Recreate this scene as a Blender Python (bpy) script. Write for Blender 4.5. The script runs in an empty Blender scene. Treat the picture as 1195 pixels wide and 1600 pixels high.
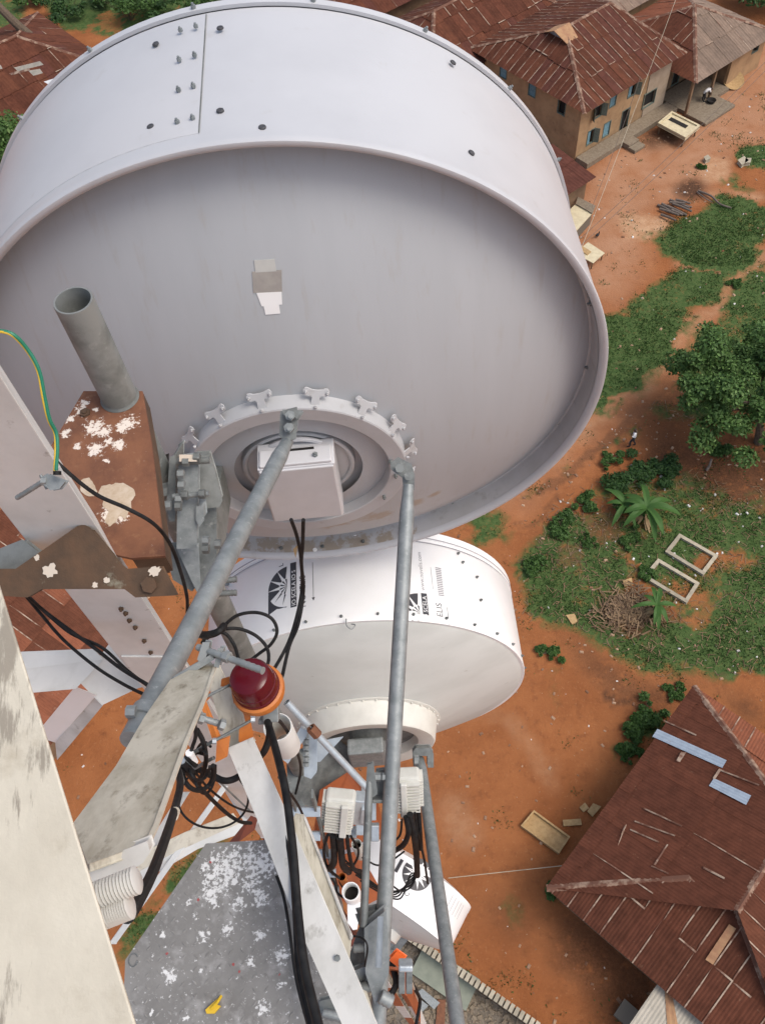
import bpy, math, random
import numpy as np
random.seed(7); RS = np.random.RandomState(11)
SC = bpy.context.scene; COL = SC.collection
# ------------------------------------------------------------------ camera, sky, sun, exposure
H = 43.0
PITCH, ROLL, FOC = 0.992899, -0.106115, 1331.91
FW = np.array([0, math.cos(PITCH), -math.sin(PITCH)])
_r0 = np.array([1.0, 0, 0]); _u0 = np.cross(_r0, FW)
RT = math.cos(ROLL)*_r0 + math.sin(ROLL)*_u0
UP = -math.sin(ROLL)*_r0 + math.cos(ROLL)*_u0
CAM = np.array([0, 0, H])
cd = bpy.data.cameras.new('camera'); cam = bpy.data.objects.new('camera', cd); COL.objects.link(cam)
from mathutils import Matrix
cam.matrix_world = Matrix(((RT[0], UP[0], -FW[0], 0), (RT[1], UP[1], -FW[1], 0), (RT[2], UP[2], -FW[2], H), (0, 0, 0, 1)))
cd.sensor_fit = 'VERTICAL'; cd.sensor_height = 24; cd.lens = FOC/1600*24; cd.clip_start = 0.02; cd.clip_end = 5000
SC.camera = cam
SUN_EL, SUN_AZ = math.radians(60), math.atan2(.90, -.30)       # azimuth from +Y towards +X
wd = bpy.data.worlds.new('World'); SC.world = wd; wd.use_nodes = True
nt = wd.node_tree; bg = nt.nodes['Background']; sky = nt.nodes.new('ShaderNodeTexSky')
sky.sky_type = 'NISHITA'; sky.sun_disc = False; sky.sun_elevation = SUN_EL; sky.sun_rotation = SUN_AZ
sky.air_density = 1.0; sky.dust_density = 4.0; sky.ozone_density = 0.0
hs_ = nt.nodes.new('ShaderNodeHueSaturation'); hs_.inputs['Saturation'].default_value = .85; nt.links.new(sky.outputs[0], hs_.inputs['Color']); nt.links.new(hs_.outputs[0], bg.inputs[0]); bg.inputs[1].default_value = 0.15
sl = bpy.data.lights.new('sun', 'SUN'); sun = bpy.data.objects.new('sun', sl); COL.objects.link(sun)
sl.energy = 1.0; sl.angle = math.radians(28); sl.color = (1, .97, .91)
sd = np.array([math.sin(SUN_AZ)*math.cos(SUN_EL), math.cos(SUN_AZ)*math.cos(SUN_EL), math.sin(SUN_EL)])
from mathutils import Vector
sun.rotation_euler = Vector(sd).to_track_quat('Z', 'Y').to_euler(); sun.location = (60, 40, 90)
SC.view_settings.view_transform = 'Standard'; SC.view_settings.look = 'None'
SC.view_settings.exposure = 0.42; SC.view_settings.gamma = 1; SC.view_settings.use_curve_mapping = False

# ------------------------------------------------------------------ where things stand: survey from the photograph's viewpoint
def ray(px, py): return FW + RT*(px-597.5)/FOC - UP*(py-800)/FOC
def PD(px, py, d): return CAM + ray(px, py)*d
def PZ(px, py, z):
    e = ray(px, py); return CAM + e*((z-H)/e[2])
def Pplane(px, py, p0, n):
    e = ray(px, py); return CAM + e*(np.dot(np.asarray(p0)-CAM, n)/np.dot(e, n))
def A(*x): return np.array(x, float)
def nrm(v): v = np.asarray(v, float); return v/np.linalg.norm(v)
Zv = A(0, 0, 1)

# ------------------------------------------------------------------ mesh helpers
class MB:
    def __init__(s): s.v = []; s.f = []; s.m = []
    def add(s, vs, fs, mi=0):
        b = len(s.v); s.v += [tuple(map(float, p)) for p in vs]
        for q in fs: s.f.append([b+i for i in q]); s.m.append(mi)
        return s
    def box(s, c, ax, ay, az, mi=0):
        c, ax, ay, az = map(np.asarray, (c, ax, ay, az)); vs = []
        for k in (-1, 1):
            for j in (-1, 1):
                for i in (-1, 1): vs.append(c+i*ax+j*ay+k*az)
        return s.add(vs, [(0, 2, 3, 1), (4, 5, 7, 6), (0, 1, 5, 4), (2, 6, 7, 3), (0, 4, 6, 2), (1, 3, 7, 5)], mi)
    def bar(s, p, q, w, h, up=Zv, mi=0):
        p, q = np.asarray(p, float), np.asarray(q, float); d = nrm(q-p)
        x = np.cross(d, up); x = nrm(x) if np.linalg.norm(x) > 1e-4 else nrm(np.cross(d, A(1, 0, 0))); y = np.cross(x, d)
        return s.box((p+q)/2, (q-p)/2, x*w/2, y*h/2, mi)
    def tube(s, pts, r, n=10, cap=True, mi=0):
        pts = [np.asarray(p, float) for p in pts]; N = len(pts)
        rr = r if hasattr(r, '__len__') else [r]*N
        t = [nrm(pts[min(i+1, N-1)]-pts[max(i-1, 0)]) for i in range(N)]
        x = np.cross(t[0], Zv); x = nrm(x) if np.linalg.norm(x) > 1e-3 else nrm(np.cross(t[0], A(1, 0, 0)))
        vs = []
        for i in range(N):
            x = x-t[i]*np.dot(x, t[i]); x = nrm(x); y = np.cross(t[i], x)
            for k in range(n):
                a = 2*math.pi*k/n; vs.append(pts[i]+rr[i]*(math.cos(a)*x+math.sin(a)*y))
        fs = [(i*n+k, i*n+(k+1) % n, (i+1)*n+(k+1) % n, (i+1)*n+k) for i in range(N-1) for k in range(n)]
        if cap: fs += [tuple(range(n))[::-1], tuple(range((N-1)*n, N*n))]
        return s.add(vs, fs, mi)
    def lathe(s, c, ax, prof, n=48, a0=0, a1=2*math.pi, h=None, mi=0):
        c = np.asarray(c, float); ax = nrm(ax)
        if h is None: h = np.cross(ax, Zv); h = nrm(h) if np.linalg.norm(h) > 1e-3 else A(1, 0, 0)
        v = np.cross(h, ax); full = abs(a1-a0-2*math.pi) < 1e-6; m = n if full else n+1; vs = []
        for t, r in prof:
            for k in range(m):
                a = a0+(a1-a0)*k/n; vs.append(c+ax*t+r*(math.cos(a)*h+math.sin(a)*v))
        fs = []
        for i in range(len(prof)-1):
            for k in range(n):
                k2 = (k+1) % m; fs.append((i*m+k, i*m+k2, (i+1)*m+k2, (i+1)*m+k))
        return s.add(vs, fs, mi)
    def prism(s, pts, ext, mi=0):
        pts = [np.asarray(p, float) for p in pts]; n = len(pts); e = np.asarray(ext, float)
        vs = pts+[p+e for p in pts]
        return s.add(vs, [tuple(range(n)), tuple(range(2*n-1, n-1, -1))]+[(i, (i+1) % n, n+(i+1) % n, n+i) for i in range(n)], mi)
    def angle(s, p, q, a, b, t=.012, mi=0):
        p, q, a, b = map(lambda z: np.asarray(z, float), (p, q, a, b)); an, bn = nrm(a), nrm(b)
        pr = [0*a, a, a+bn*t, an*t+bn*t, b+an*t, b]
        return s.prism([p+x for x in pr], q-p, mi)
    def hexnut(s, c, ax, r, h, mi=0):
        ax = nrm(ax); x = nrm(np.cross(ax, A(.31, .57, .76))); y = np.cross(ax, x)
        return s.prism([np.asarray(c)+r*(math.cos(k*math.pi/3)*x+math.sin(k*math.pi/3)*y) for k in range(6)], ax*h, mi)

ORG = {}
def build(mb, name, mat, parent=None, smooth=False, label=None, cat=None, group=None, kind=None, origin=None, bev=0, ang=35):
    V = np.array(mb.v, float)
    o3 = np.asarray(origin, float) if origin is not None else (V.min(0)+V.max(0))/2
    if parent is None and origin is None: o3 = A(o3[0], o3[1], V[:, 2].min())
    me = bpy.data.meshes.new(name); me.from_pydata((V-o3).tolist(), [], mb.f)
    mats = mat if isinstance(mat, (list, tuple)) else [mat]
    for m in mats: me.materials.append(m)
    if len(mats) > 1: me.polygons.foreach_set('material_index', mb.m)
    if smooth:
        me.polygons.foreach_set('use_smooth', [True]*len(me.polygons)); me.set_sharp_from_angle(angle=math.radians(ang))
    o = bpy.data.objects.new(name, me); COL.objects.link(o)
    return _fin(o, o3, parent, label, cat, group, kind, bev)
def _fin(o, o3, parent, label, cat, group, kind, bev=0):
    ORG[o.name] = np.asarray(o3, float)
    if parent is not None:
        o.parent = parent; o.location = ORG[o.name]-ORG[parent.name]
    else: o.location = o3
    if label: o['label'] = label
    if cat: o['category'] = cat
    if group: o['group'] = group
    if kind: o['kind'] = kind
    if bev:
        b = o.modifiers.new('bevel', 'BEVEL'); b.width = bev; b.segments = 2; b.limit_method = 'ANGLE'
    return o
def thing(name, label, cat, loc, group=None):
    o = bpy.data.objects.new(name, None); COL.objects.link(o); o.empty_display_size = .2
    return _fin(o, loc, None, label, cat, group, None)
def copy_to(o, o3, parent, rot=None):
    c = o.copy(); COL.objects.link(c); ORG[c.name] = np.asarray(o3, float); c.parent = parent
    c.location = ORG[c.name]-(ORG[parent.name] if parent else 0)
    if rot is not None: c.rotation_euler = rot
    return c
def smooth_path(P, k=8):
    P = [np.asarray(p, float) for p in P]; Q = [2*P[0]-P[1]]+P+[2*P[-1]-P[-2]]; out = []
    for i in range(1, len(Q)-2):
        for j in range(k):
            t = j/k; a, b, c, d = Q[i-1:i+3]
            out.append(.5*((2*b)+(-a+c)*t+(2*a-5*b+4*c-d)*t*t+(-a+3*b-3*c+d)*t**3))
    return out+[P[-1]]

# ------------------------------------------------------------------ materials
def lin(c): return tuple(((x/255)/12.92 if x/255 <= .04045 else ((x/255+.055)/1.055)**2.4) for x in c)
def mat(name, c, rough=.6, metal=0, c2=None, scale=6, lo=.4, hi=.65, c3=None, s3=40, lo3=.6, hi3=.7, bump=0, bscale=60, detail=6, stretch=None, rnd=0, spec=None, splats=None, scol=None, sscale=40, samp=1.1, sstr=None, ssoft=.06):
    m = bpy.data.materials.new(name); m.use_nodes = True; nt = m.node_tree; N = nt.nodes; L = nt.links
    b = N['Principled BSDF']; b.inputs['Roughness'].default_value = rough; b.inputs['Metallic'].default_value = metal
    if spec is not None: b.inputs['Specular IOR Level'].default_value = spec
    tc = N.new('ShaderNodeTexCoord'); src = tc.outputs['Object']
    if stretch:
        mp = N.new('ShaderNodeMapping'); mp.inputs['Scale'].default_value = stretch; L.new(src, mp.inputs[0]); src = mp.outputs[0]
    oi = N.new('ShaderNodeObjectInfo'); ad = N.new('ShaderNodeVectorMath'); ad.operation = 'ADD'
    sc_ = N.new('ShaderNodeVectorMath'); sc_.operation = 'SCALE'; sc_.inputs['Scale'].default_value = 37.0
    cb = N.new('ShaderNodeCombineXYZ'); [L.new(oi.outputs['Random'], cb.inputs[i]) for i in range(3)]
    L.new(cb.outputs[0], sc_.inputs[0]); L.new(src, ad.inputs[0]); L.new(sc_.outputs[0], ad.inputs[1]); src = ad.outputs[0]
    def noise(s, d): 
        n = N.new('ShaderNodeTexNoise'); n.inputs['Scale'].default_value = s; n.inputs['Detail'].default_value = d; n.inputs['Roughness'].default_value = .62
        L.new(src, n.inputs['Vector']); return n.outputs['Fac']
    def ramp(f, a, z):
        r = N.new('ShaderNodeMapRange'); r.inputs['From Min'].default_value = a; r.inputs['From Max'].default_value = z; L.new(f, r.inputs['Value']); return r.outputs[0]
    def mix(f, x, y):
        k = N.new('ShaderNodeMix'); k.data_type = 'RGBA'; L.new(f, k.inputs[0])
        for i, q in ((6, x), (7, y)):
            if isinstance(q, tuple): k.inputs[i].default_value = (*q, 1)
            else: L.new(q, k.inputs[i])
        return k.outputs[2]
    col = tuple(c)
    if c2: col = mix(ramp(noise(scale, detail), lo, hi), tuple(c), tuple(c2))
    if c3: col = mix(ramp(noise(s3, detail), lo3, hi3), col, tuple(c3))
    if splats:
        gp_ = N.new('ShaderNodeNewGeometry').outputs['Position']; acc = None
        for pos, r in splats:
            d = N.new('ShaderNodeVectorMath'); d.operation = 'DISTANCE'; L.new(gp_, d.inputs[0]); d.inputs[1].default_value = tuple(pos)
            q = ramp(d.outputs['Value'], r, 0)
            if acc is None: acc = q
            else:
                mx_ = N.new('ShaderNodeMath'); mx_.operation = 'MAXIMUM'; L.new(acc, mx_.inputs[0]); L.new(q, mx_.inputs[1]); acc = mx_.outputs[0]
        ns_ = N.new('ShaderNodeTexNoise'); ns_.inputs['Scale'].default_value = sscale; ns_.inputs['Detail'].default_value = 7; ns_.inputs['Roughness'].default_value = .7; vm_ = N.new('ShaderNodeVectorMath'); vm_.operation = 'MULTIPLY'; vm_.inputs[1].default_value = sstr or (1, 1, 1); L.new(gp_, vm_.inputs[0]); L.new(vm_.outputs[0], ns_.inputs['Vector'])
        ma = N.new('ShaderNodeMath'); ma.operation = 'MULTIPLY_ADD'; L.new(ns_.outputs['Fac'], ma.inputs[0]); ma.inputs[1].default_value = samp*2; L.new(acc, ma.inputs[2])
        col = mix(ramp(ma.outputs[0], samp+.50, samp+.50+ssoft), col, tuple(scol))
    if rnd:
        hs = N.new('ShaderNodeHueSaturation'); mr = N.new('ShaderNodeMapRange'); mr.inputs['To Min'].default_value = 1-rnd; mr.inputs['To Max'].default_value = 1+rnd
        L.new(oi.outputs['Random'], mr.inputs['Value']); L.new(mr.outputs[0], hs.inputs['Value'])
        if isinstance(col, tuple): hs.inputs['Color'].default_value = (*col, 1)
        else: L.new(col, hs.inputs['Color'])
        col = hs.outputs[0]
    if isinstance(col, tuple): b.inputs['Base Color'].default_value = (*col, 1)
    else: L.new(col, b.inputs['Base Color'])
    if bump:
        bp = N.new('ShaderNodeBump'); bp.inputs['Strength'].default_value = bump; bp.inputs['Distance'].default_value = .01
        L.new(noise(bscale, 5), bp.inputs['Height']); L.new(bp.outputs[0], b.inputs['Normal'])
    return m
def leafmat(name, c1, c2, c3=None, trans=.25):
    m = bpy.data.materials.new(name); m.use_nodes = True; N = m.node_tree.nodes; L = m.node_tree.links; b = N['Principled BSDF']
    g = N.new('ShaderNodeNewGeometry'); r = N.new('ShaderNodeValToRGB'); r.color_ramp.elements[0].color = (*c1, 1); r.color_ramp.elements[1].color = (*c2, 1)
    if c3: e = r.color_ramp.elements.new(.93); e.color = (*c2, 1); r.color_ramp.elements[2].color = (*c3, 1)
    L.new(g.outputs['Random Per Island'], r.inputs[0]); L.new(r.outputs[0], b.inputs['Base Color']); b.inputs['Roughness'].default_value = .55
    b.inputs['Specular IOR Level'].default_value = .25
    t = N.new('ShaderNodeBsdfTranslucent'); L.new(r.outputs[0], t.inputs[0]); x = N.new('ShaderNodeMixShader'); x.inputs[0].default_value = trans
    L.new(b.outputs[0], x.inputs[1]); L.new(t.outputs[0], x.inputs[2]); L.new(x.outputs[0], N['Material Output'].inputs[0])
    return m
M = {}
M['dish'] = mat('dish_paint', (.485, .49, .505), .42, c2=(.455, .46, .475), scale=2.2, c3=(.43, .425, .42), s3=9, lo3=.62, hi3=.8, bump=.03, bscale=180)
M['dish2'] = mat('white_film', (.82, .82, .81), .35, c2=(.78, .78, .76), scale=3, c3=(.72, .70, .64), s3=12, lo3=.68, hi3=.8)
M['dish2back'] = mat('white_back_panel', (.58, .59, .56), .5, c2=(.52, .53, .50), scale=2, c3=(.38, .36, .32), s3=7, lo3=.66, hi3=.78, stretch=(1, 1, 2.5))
M['cream'] = mat('cream_housing', (.64, .63, .575), .5, c2=(.57, .56, .51), scale=8)
M['galv'] = mat('galvanised_steel', (.265, .285, .285), .55, .3, c2=(.19, .21, .212), scale=22, lo=.4, hi=.62, c3=(.34, .355, .345), s3=55, lo3=.6, hi3=.7, bump=.06, bscale=90)
M['galv_dark'] = mat('weathered_galvanised', (.19, .205, .20), .6, .3, c2=(.11, .12, .118), scale=14, c3=(.27, .28, .27), s3=30, lo3=.62, hi3=.72, bump=.1, bscale=60)
M['galv_new'] = mat('bright_galvanised', (.45, .50, .53), .38, .4, c2=(.36, .40, .43), scale=18)
M['pipe'] = mat('dull_pipe', (.225, .235, .225), .6, .25, c2=(.155, .165, .155), scale=9, lo=.42, hi=.6, c3=(.30, .31, .29), s3=24, lo3=.6, hi3=.74, bump=.06, bscale=70)
M['rust'] = mat('rust_plate', (.20, .082, .040), .85, c2=(.13, .052, .028), scale=8, c3=(.25, .12, .06), s3=30, lo3=.58, hi3=.75, bump=.25, bscale=70)
M['rust_dark'] = mat('dark_rusted_steel', (.070, .042, .024), .8, c2=(.115, .062, .032), scale=9, c3=(.20, .18, .13), s3=14, lo3=.63, hi3=.72, bump=.25, bscale=50)
M['splash'] = mat('paint_splash', (.55, .49, .41), .7, c2=(.62, .52, .42), scale=20)
M['tan_splash'] = mat('primer_patch', (.40, .30, .20), .8, c2=(.55, .46, .36), scale=18)
M['leg'] = mat('white_tower_paint', (.68, .68, .65), .55, c2=(.58, .58, .55), scale=5, c3=(.30, .28, .24), s3=13, lo3=.66, hi3=.74, bump=.04, bscale=60)
M['leg_cream'] = mat('near_cream_paint', (.60, .555, .45), .6, c2=(.52, .475, .38), scale=9, c3=(.40, .35, .27), s3=16, lo3=.56, hi3=.70, bump=.12, bscale=45)
M['brace'] = mat('dirty_white_brace', (.54, .51, .42), .65, c2=(.37, .34, .265), scale=9, lo=.42, hi=.62, c3=(.19, .165, .12), s3=24, lo3=.55, hi3=.72, stretch=(2.2, .5, .9), bump=.1, bscale=40)
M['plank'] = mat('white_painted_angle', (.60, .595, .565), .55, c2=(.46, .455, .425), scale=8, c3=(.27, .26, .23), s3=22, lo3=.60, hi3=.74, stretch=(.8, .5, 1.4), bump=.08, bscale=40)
M['orange'] = mat('orange_tower_paint', (.36, .095, .028), .6, c2=(.27, .07, .025), scale=6, c3=(.24, .07, .03), s3=20, lo3=.62, hi3=.72)
M['orange_br'] = mat('orange_bracket_paint', (.50, .16, .03), .5, c2=(.40, .12, .03), scale=9)
M['brown_leg'] = mat('red_brown_steel', (.16, .04, .02), .7, c2=(.11, .03, .02), scale=9)
M['black'] = mat('black_cable', (.008, .008, .009), .6, spec=.2, c2=(.02, .02, .02), scale=30)
M['black_hole'] = mat('dark_grommet', (.05, .05, .055), .6)
M['white_plastic'] = mat('white_radio_housing', (.62, .62, .57), .5, c2=(.54, .54, .49), scale=9)
M['radio'] = mat('radio_cover', (.56, .56, .575), .45, c2=(.51, .51, .52), scale=5)
M['sticker_w'] = mat('white_sticker', (.78, .78, .77), .5); M['sticker_t'] = mat('taupe_sticker', (.33, .31, .28), .6, c2=(.28, .26, .24), scale=20)
M['ink'] = mat('dark_print', (.035, .034, .04), .5); M['ink_l'] = mat('light_print', (.30, .29, .31), .5)
M['lens'] = mat('red_lens', (.085, .004, .009), .22, spec=.35)
M['lens_in'] = mat('red_lens_inner', (.22, .06, .07), .3)
M['yellow'] = mat('yellow_plastic', (.62, .40, .02), .5); M['green'] = mat('green_insulation', (.01, .17, .10), .45); M['wyellow'] = mat('yellow_insulation', (.60, .40, .03), .45)
M['platform'] = mat('platform_plate', (.235, .245, .25), .6, .3, c2=(.17, .175, .18), scale=5, c3=(.50, .51, .51), s3=26, lo3=.69, hi3=.72, bump=.3, bscale=38)
M['concrete'] = mat('weathered_concrete', (.245, .20, .145), .95, spec=.2, c2=(.18, .14, .10), scale=6, bump=.3, bscale=20)
M['greenslab'] = mat('green_grey_slab', (.235, .255, .20), .8, c2=(.19, .21, .165), scale=3)
M['block'] = mat('pale_block', (.40, .35, .26), .9, c2=(.30, .26, .19), scale=3, rnd=.15)
M['wall_tan'] = mat('tan_plaster', (.40, .255, .135), .9, c2=(.29, .18, .095), scale=.9, lo=.4, hi=.65, c3=(.17, .115, .07), s3=2.2, lo3=.6, hi3=.75, bump=.2, bscale=12)
M['wall_grey'] = mat('grey_plaster', (.38, .30, .22), .9, c2=(.31, .24, .17), scale=1.4, bump=.2, bscale=12)
M['wall_brown'] = mat('brown_plaster', (.24, .15, .085), .9, c2=(.16, .10, .06), scale=1, c3=(.32, .2, .1), s3=2, lo3=.6, hi3=.75)
M['dark'] = mat('dark_interior', (.012, .010, .009), .9)
M['shutter'] = mat('blue_shutter', (.16, .30, .36), .7, c2=(.12, .22, .26), scale=8, rnd=.25); M['frame'] = mat('green_grey_frame', (.14, .17, .14), .8, c2=(.09, .11, .09), scale=8)
RC = [(.122, .043, .025), (.110, .039, .023), (.132, .048, .027), (.100, .036, .021), (.108, .040, .028)]
M['roofs'] = [mat('rusted_sheet_%s' % w, RC[i], .9, 0, spec=.15, c2=tuple(x*.72 for x in RC[i]), scale=2.2, c3=(.20, .105, .065), s3=5, lo3=.64, hi3=.8, bump=.1, bscale=30, rnd=.04) for i, w in enumerate(('russet', 'umber', 'bright', 'deep', 'plum'))]
RG = [(.205, .140, .098), (.180, .122, .085), (.225, .155, .11)]
M['roofg'] = [mat('faded_sheet_%s' % w, RG[i], .8, c2=tuple(x*.75 for x in RG[i]), scale=2.2, c3=(.12, .07, .05), s3=6, lo3=.6, hi3=.75, rnd=.1) for i, w in enumerate(('dun', 'umber', 'sand'))]
M['roofo'] = [mat('orange_sheet', (.24, .085, .045), .9, spec=.15, c2=(.185, .065, .036), scale=2, c3=(.32, .16, .1), s3=4, lo3=.6, hi3=.8, rnd=.1)]
M['lap'] = mat('worn_sheet_edge', (.40, .30, .22), .8, c2=(.17, .08, .05), scale=1.6, lo=.42, hi=.56)
M['ridge'] = mat('ridge_capping', (.14, .062, .038), .9, c2=(.30, .20, .14), scale=2.2, lo=.48, hi=.6)
M['newsheet'] = mat('pale_blue_sheet', (.36, .42, .48), .45, .2, c2=(.30, .35, .41), scale=3)
M['greysheet'] = mat('pale_grey_sheet', (.42, .38, .31), .7, c2=(.34, .31, .25), scale=2)
M['tansheet'] = mat('tan_primer_sheet', (.38, .22, .11), .8, c2=(.30, .15, .08), scale=3)
M['wood'] = mat('old_wood', (.20, .12, .06), .85, c2=(.13, .08, .045), scale=8, stretch=(1, 1, 4)); M['wood_p'] = mat('pale_wood', (.44, .29, .13), .8, c2=(.34, .21, .09), scale=6)
M['log'] = mat('grey_log', (.17, .135, .11), .9, c2=(.09, .07, .055), scale=9)
M['creambox'] = mat('cream_board', (.60, .52, .34), .7, c2=(.50, .42, .27), scale=3); M['brownboard'] = mat('brown_board', (.15, .13, .10), .8)
M['bark'] = mat('bark', (.12, .085, .055), .9, c2=(.07, .05, .035), scale=9, bump=.4, bscale=25)
M['leaf'] = leafmat('tree_leaf', (.040, .090, .022), (.115, .205, .055), (.18, .27, .095))
M['leaf_d'] = leafmat('dark_leaf', (.018, .048, .014), (.055, .115, .03)); M['leaf_b'] = leafmat('shrub_leaf', (.035, .075, .018), (.085, .165, .04))
M['banana'] = leafmat('banana_leaf', (.035, .105, .022), (.10, .20, .05), trans=.35); M['dry'] = leafmat('dry_leaf', (.20, .12, .055), (.36, .25, .13), trans=.1)
M['grass'] = leafmat('grass_blade', (.032, .072, .018), (.085, .145, .042), (.15, .135, .065)); M['litter'] = leafmat('litter_bits', (.45, .42, .38), (.75, .73, .70), trans=0)
M['straw'] = leafmat('straw', (.09, .052, .03), (.25, .165, .09), trans=.05); M['pebble'] = leafmat('pebble', (.16, .07, .035), (.42, .28, .18), trans=0)
M['skin'] = mat('skin', (.045, .022, .014), .5); M['shirt'] = mat('white_shirt', (.70, .69, .68), .8); M['trouser'] = mat('dark_cloth', (.02, .02, .024), .85); M['wrapper'] = mat('patterned_cloth', (.16, .07, .05), .85, c2=(.35, .24, .16), scale=14, lo=.48, hi=.52)
# ------------------------------------------------------------------ ground
def vnoise(x, y, seed, s):
    r = np.random.RandomState(seed).rand(128, 128); x = x/s+1000; y = y/s+1000
    i = np.floor(x).astype(int); j = np.floor(y).astype(int); fx = x-i; fy = y-j; fx = fx*fx*(3-2*fx); fy = fy*fy*(3-2*fy)
    g = lambda a, b: r[a % 128, b % 128]
    return (g(i, j)*(1-fx)+g(i+1, j)*fx)*(1-fy)+(g(i, j+1)*(1-fx)+g(i+1, j+1)*fx)*fy
def fbm(x, y, seed, s, o=4):
    t = 0; a = 1; w = 0
    for k in range(o): t = t+a*vnoise(x, y, seed+k, s/2**k); w += a; a *= .55
    return t/w
def inpoly(x, y, P):
    r = np.zeros(x.shape, bool); n = len(P)
    for i in range(n):
        (x1, y1), (x2, y2) = P[i], P[(i+1) % n]
        c = ((y1 > y) != (y2 > y)) & (x < (x2-x1)*(y-y1)/((y2-y1) if y2 != y1 else 1e-9)+x1); r ^= c
    return r
def gp(pts): return [tuple(PZ(px, py, 0)[:2]) for px, py in pts]
def blur(a, k):
    for ax in (0, 1):
        c = np.cumsum(np.pad(a, [(k+1, k) if i == ax else (0, 0) for i in (0, 1)], mode='edge'), axis=ax)
        a = (c[2*k+1:] - c[:-2*k-1])/(2*k+1) if ax == 0 else (c[:, 2*k+1:]-c[:, :-2*k-1])/(2*k+1)
    return a
GRASS = [  # (outline as seen in the photograph, density)
 ([(1006,371),(1042,369),(1062,346),(1112,324),(1121,303),(1195,307),(1230,330),(1195,383),(1163,433),(1121,428),(1073,411),(1042,405),(1017,391)], .95),
 ([(1148,232),(1195,228),(1240,232),(1240,262),(1195,268),(1150,252)], 1), ([(1126,284),(1150,258),(1165,292),(1195,285),(1240,290),(1240,300),(1150,298)], .9),
 ([(930,482),(959,482),(998,446),(1048,420),(1084,416),(1147,443),(1107,489),(1084,522),(1048,558),(1015,585),(982,608),(985,625),(950,662),(920,682),(890,690)], .95),
 ([(1200,415),(1260,420),(1260,640),(1075,640),(1062,575),(1100,520),(1130,490),(1165,450)], .85),
 ([(940,690),(985,660),(1020,660),(1010,690),(960,712),(930,705)], .85),
 ([(905,770),(960,740),(1010,725),(1080,740),(1195,800),(1260,850),(1260,1060),(1120,1060),(1000,1040),(930,1010),(870,985),(812,945),(792,900),(830,850),(870,800)], .78),
 ([(1105,930),(1195,900),(1260,900),(1260,1080),(1125,1060),(1080,1000)], .95), ([(1030,800),(1195,760),(1195,880),(1100,880),(1060,840)], .5),
 ([(690,850),(735,805),(790,795),(800,822),(765,860),(720,856)], .9),
 ([(968,1165),(1008,1112),(1045,1100),(1056,1108),(1008,1180),(972,1202)], 1), ([(843,1390),(890,1340),(915,1305),(925,1300),(880,1372)], .95),
 ([(60,0),(600,-30),(600,18),(350,16),(250,52),(180,55),(100,48)], .9), ([(-60,-20),(60,-40),(20,60),(-60,80)], .6),
 ([(170,1470),(250,1400),(340,1290),(358,1312),(290,1400),(200,1490)], .9), ([(690,1335),(720,1330),(735,1365),(700,1370)], .6), ([(760,1400),(820,1410),(830,1445),(790,1440)], .55),
 ([(890,1180),(880,1030),(845,1040),(850,1090)], .15), ([(-200,180),(20,180),(20,300),(-200,330)], .7)]
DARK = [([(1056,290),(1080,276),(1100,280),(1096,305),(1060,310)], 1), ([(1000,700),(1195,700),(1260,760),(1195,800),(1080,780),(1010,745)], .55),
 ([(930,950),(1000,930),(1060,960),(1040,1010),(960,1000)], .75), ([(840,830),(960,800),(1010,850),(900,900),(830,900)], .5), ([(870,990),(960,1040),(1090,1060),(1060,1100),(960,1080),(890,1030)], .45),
 ([(880,1400),(1010,1500),(1060,1580),(960,1600),(880,1530),(860,1450)], .45), ([(1000,200),(1050,190),(1060,225),(1000,235)], .6), ([(740,1400),(850,1420),(840,1470),(770,1460)], .3), ([(1095,1060),(1195,1110),(1195,1135),(1100,1085)], .7),  # first outline is shade beside the hipped house, painted into the earth colour
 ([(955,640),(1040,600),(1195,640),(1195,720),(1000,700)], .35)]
SAND = [([(970,345),(1000,333),(1045,340),(1040,365),(1005,380),(975,368)], 1), ([(1090,255),(1130,245),(1140,275),(1100,285)], .8), ([(700,1220),(735,1230),(760,1280),(740,1320),(705,1290)], .35)]
DUST = [([(880,420),(930,240),(1060,190),(1195,60),(1300,60),(1300,230),(1140,230),(1100,300),(1000,330),(1000,420),(940,480)], 1), ([(1195,385),(1110,500),(1010,600),(900,690),(770,790),(780,830),(930,700),(1020,620),(1130,500),(1220,400)], .7)]
x0, x1, y0, y1, gs = -48., 66., -9., 116., .28
gx = np.arange(x0, x1, gs); gy = np.arange(y0, y1, gs); X, Y = np.meshgrid(gx, gy)
wx = X+(fbm(X, Y, 3, 2.2)-.5)*2.2; wy = Y+(fbm(X, Y, 9, 2.2)-.5)*2.2
def layer(Ls, k):
    a = np.zeros(X.shape)
    for P, d in Ls: a = np.maximum(a, inpoly(wx, wy, gp(P))*d)
    return blur(a, k)
PATH = [([(1200,380),(1200,398),(1120,500),(1078,530),(1012,598),(930,672),(860,722),(800,770),(785,800),(772,790),(800,752),(850,708),(920,652),(1000,588),(1070,512),(1110,488)], .42),
 ([(1040,403),(1085,410),(1126,428),(1124,432),(1083,418),(1040,412)], .6), ([(690,1130),(720,1090),(800,1110),(870,1190),(880,1240),(866,1236),(850,1190),(790,1126),(724,1104),(700,1140)], .45), ([(1195,296),(1140,296),(1100,300),(1100,306),(1140,303),(1195,305)], .7)]
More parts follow.
